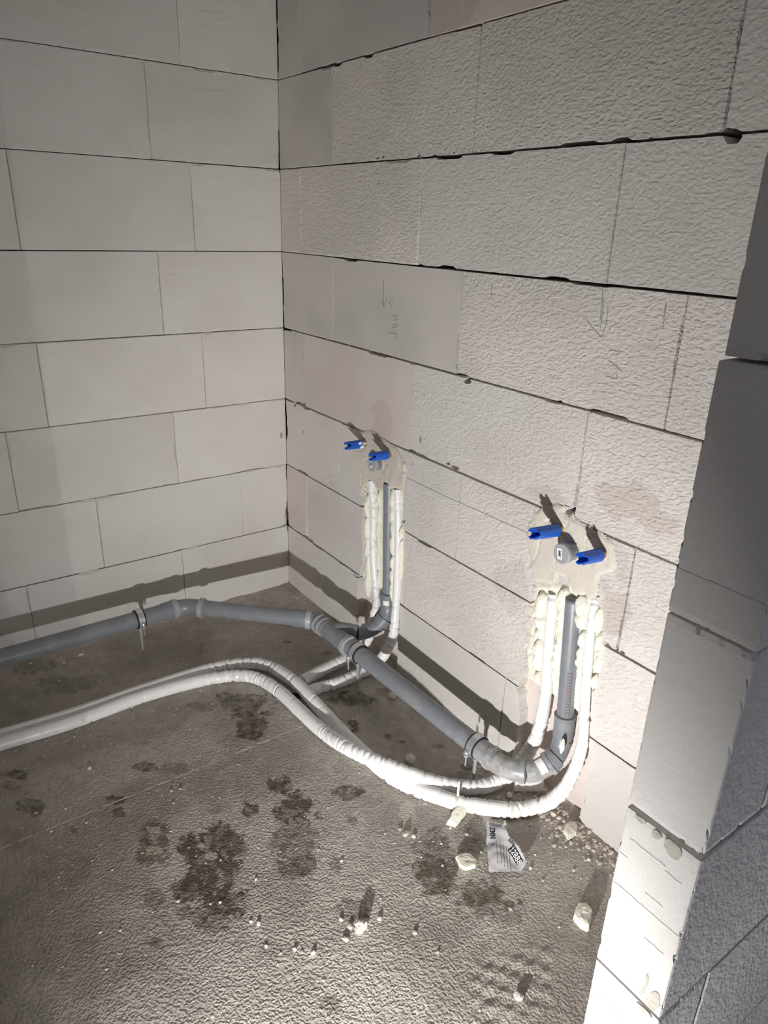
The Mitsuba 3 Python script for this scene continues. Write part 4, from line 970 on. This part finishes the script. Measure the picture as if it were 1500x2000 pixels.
put('paper_packet__badge', print_on(trimesh.creation.box((.044, .014, .0003)).subdivide().subdivide(), bo + bd * .022, bd), 'ink', 'black badge with white figures')
put('paper_packet__badge__figures', print_on(meshkit.text_mesh('12888', .0095, .0003, True), bo + bd * .003 + (bn * .005 if np.cross(bd, bn) < 0 else -bn * .005), bd, .0014), 'sticker')
put('paper_packet__lettering', print_on(meshkit.text_mesh('SILIKON', .0042, .0003, True), np.array(pk[2]) + bd * .012 + bn * .007, bd), 'ink')

# crumbs of concrete and mortar lying about
LANDMARK = [(-.20, -1.40, 'around the paper packet'), (-.10, -1.30, 'under the near elbows'), (-.20, -1.10, 'between the outer pipe and right wall'), (-.62, -.15, 'under the clamp by the left wall'),
            (-.95, -.25, 'under the left end of the wall pipe'), (-.85, -1.12, 'along the big dark stain'), (-.55, -1.35, 'around the largest mortar lump'), (-.40, -1.05, 'by the outer bend of the pipes'),
            (-.70, -1.30, 'in the debris row left of the largest lump'), (-.35, -1.70, 'near the boot print'), (-.85, -.60, 'left of the pale line'), (-.45, -.80, 'inside the bend of the water pipes'),
            (-.03, -1.45, 'at the foot of the right wall'), (-.40, -1.25, 'by the flaky pale patch'), (-.35, -1.50, 'left of the dark stain by the packet'), (-.10, -.80, 'under the pipe along the right wall')]
for k, (x, y, s) in enumerate(D['crumbs']):
    big = s > .0085
    sz = np.array([1.0, .8, .62]) * s * (1 + .25 * (rng.random(3) - .5))
    m = blob((0, 0, 0), sz, 500 + k, .45, 3 if big else 2, 1.8)
    m.apply_transform(trimesh.transformations.rotation_matrix(rng.uniform(0, 6), [0, 0, 1]))
    m.apply_translation((x, y, -m.bounds[0][2] + floor_z(x, y) - .0012))
    near = min(LANDMARK, key=lambda q: (q[0] - x) ** 2 + (q[1] - y) ** 2)[2]
    lab = '%s %s %s crumb %s' % ('larger' if big else 'tiny' if s < .004 else 'small', 'pale' if (k * 7) % 3 or big else 'grey', 'mortar' if big else 'concrete', near)
    if abs(s - max(q[2] for q in D['crumbs'])) < 1e-6: lab = 'largest lump of pale mortar on the open floor, among dark crumbs'
    put('concrete_crumb', m, 'crumb_pale' if rng.random() < .55 or big else 'crumb', lab, 'crumb', 'concrete crumbs on the floor', smooth=False)


def scatter(n, sampler, smin, smax, seed):
    r = np.random.default_rng(seed)
    base = trimesh.creation.icosphere(subdivisions=1)
    out = []
    for k in range(n):
        x, y = sampler(r)
        s = smin * (smax / smin) ** (r.random() ** 2)
        v = base.vertices * (1 + .35 * (r.random((len(base.vertices), 1)) - .5)) * [s, s * r.uniform(.6, 1), s * r.uniform(.45, .8)]
        c, sn = math.cos(r.uniform(0, 6)), math.sin(r.uniform(0, 6))
        out.append(trimesh.Trimesh(v + [x, y, floor_z(x, y) + s * .1], base.faces, process=False))
    return trimesh.util.concatenate(out)


put('concrete_grit', scatter(520, lambda r: (r.uniform(-1.15, -.03), r.uniform(-1.75, -.05)), .0008, .0032, 1), 'crumb_pale', 'fine pale grit strewn over the concrete floor', 'grit', kind='stuff')
put('mortar_rubble', scatter(900, lambda r: (-abs(r.normal(0, .04)) - .004, -1.36 - .11 * r.normal()), .0012, .0075, 2), 'rubble', 'crumbled pinkish mortar rubble along the foot of the right wall under the near chase', 'rubble', kind='stuff')

# the work lamp that lights the room, standing in the doorway below the camera
tag('work_lamp', 'small black LED work lamp standing in the doorway, below the frame', 'lamp')
bk = LAMP - LAMP_AIM * .006
put('work_lamp__housing', lathe(bk - LAMP_AIM * .05, bk, [(0, .02), (.004, .026), (.05, .026)], 24), 'lamp_black', smooth=30)
put('work_lamp__stand', trimesh.util.concatenate([lathe(LAMP * [1, 1, 0] - np.array([*(LAMP_AIM[:2] * .035), 0]), LAMP - np.array([*(LAMP_AIM[:2] * .035), .01]), [(0, .05), (.008, .05), (.010, .007), (LAMP[2] - .02, .007)], 16)]), 'lamp_black', smooth=30)
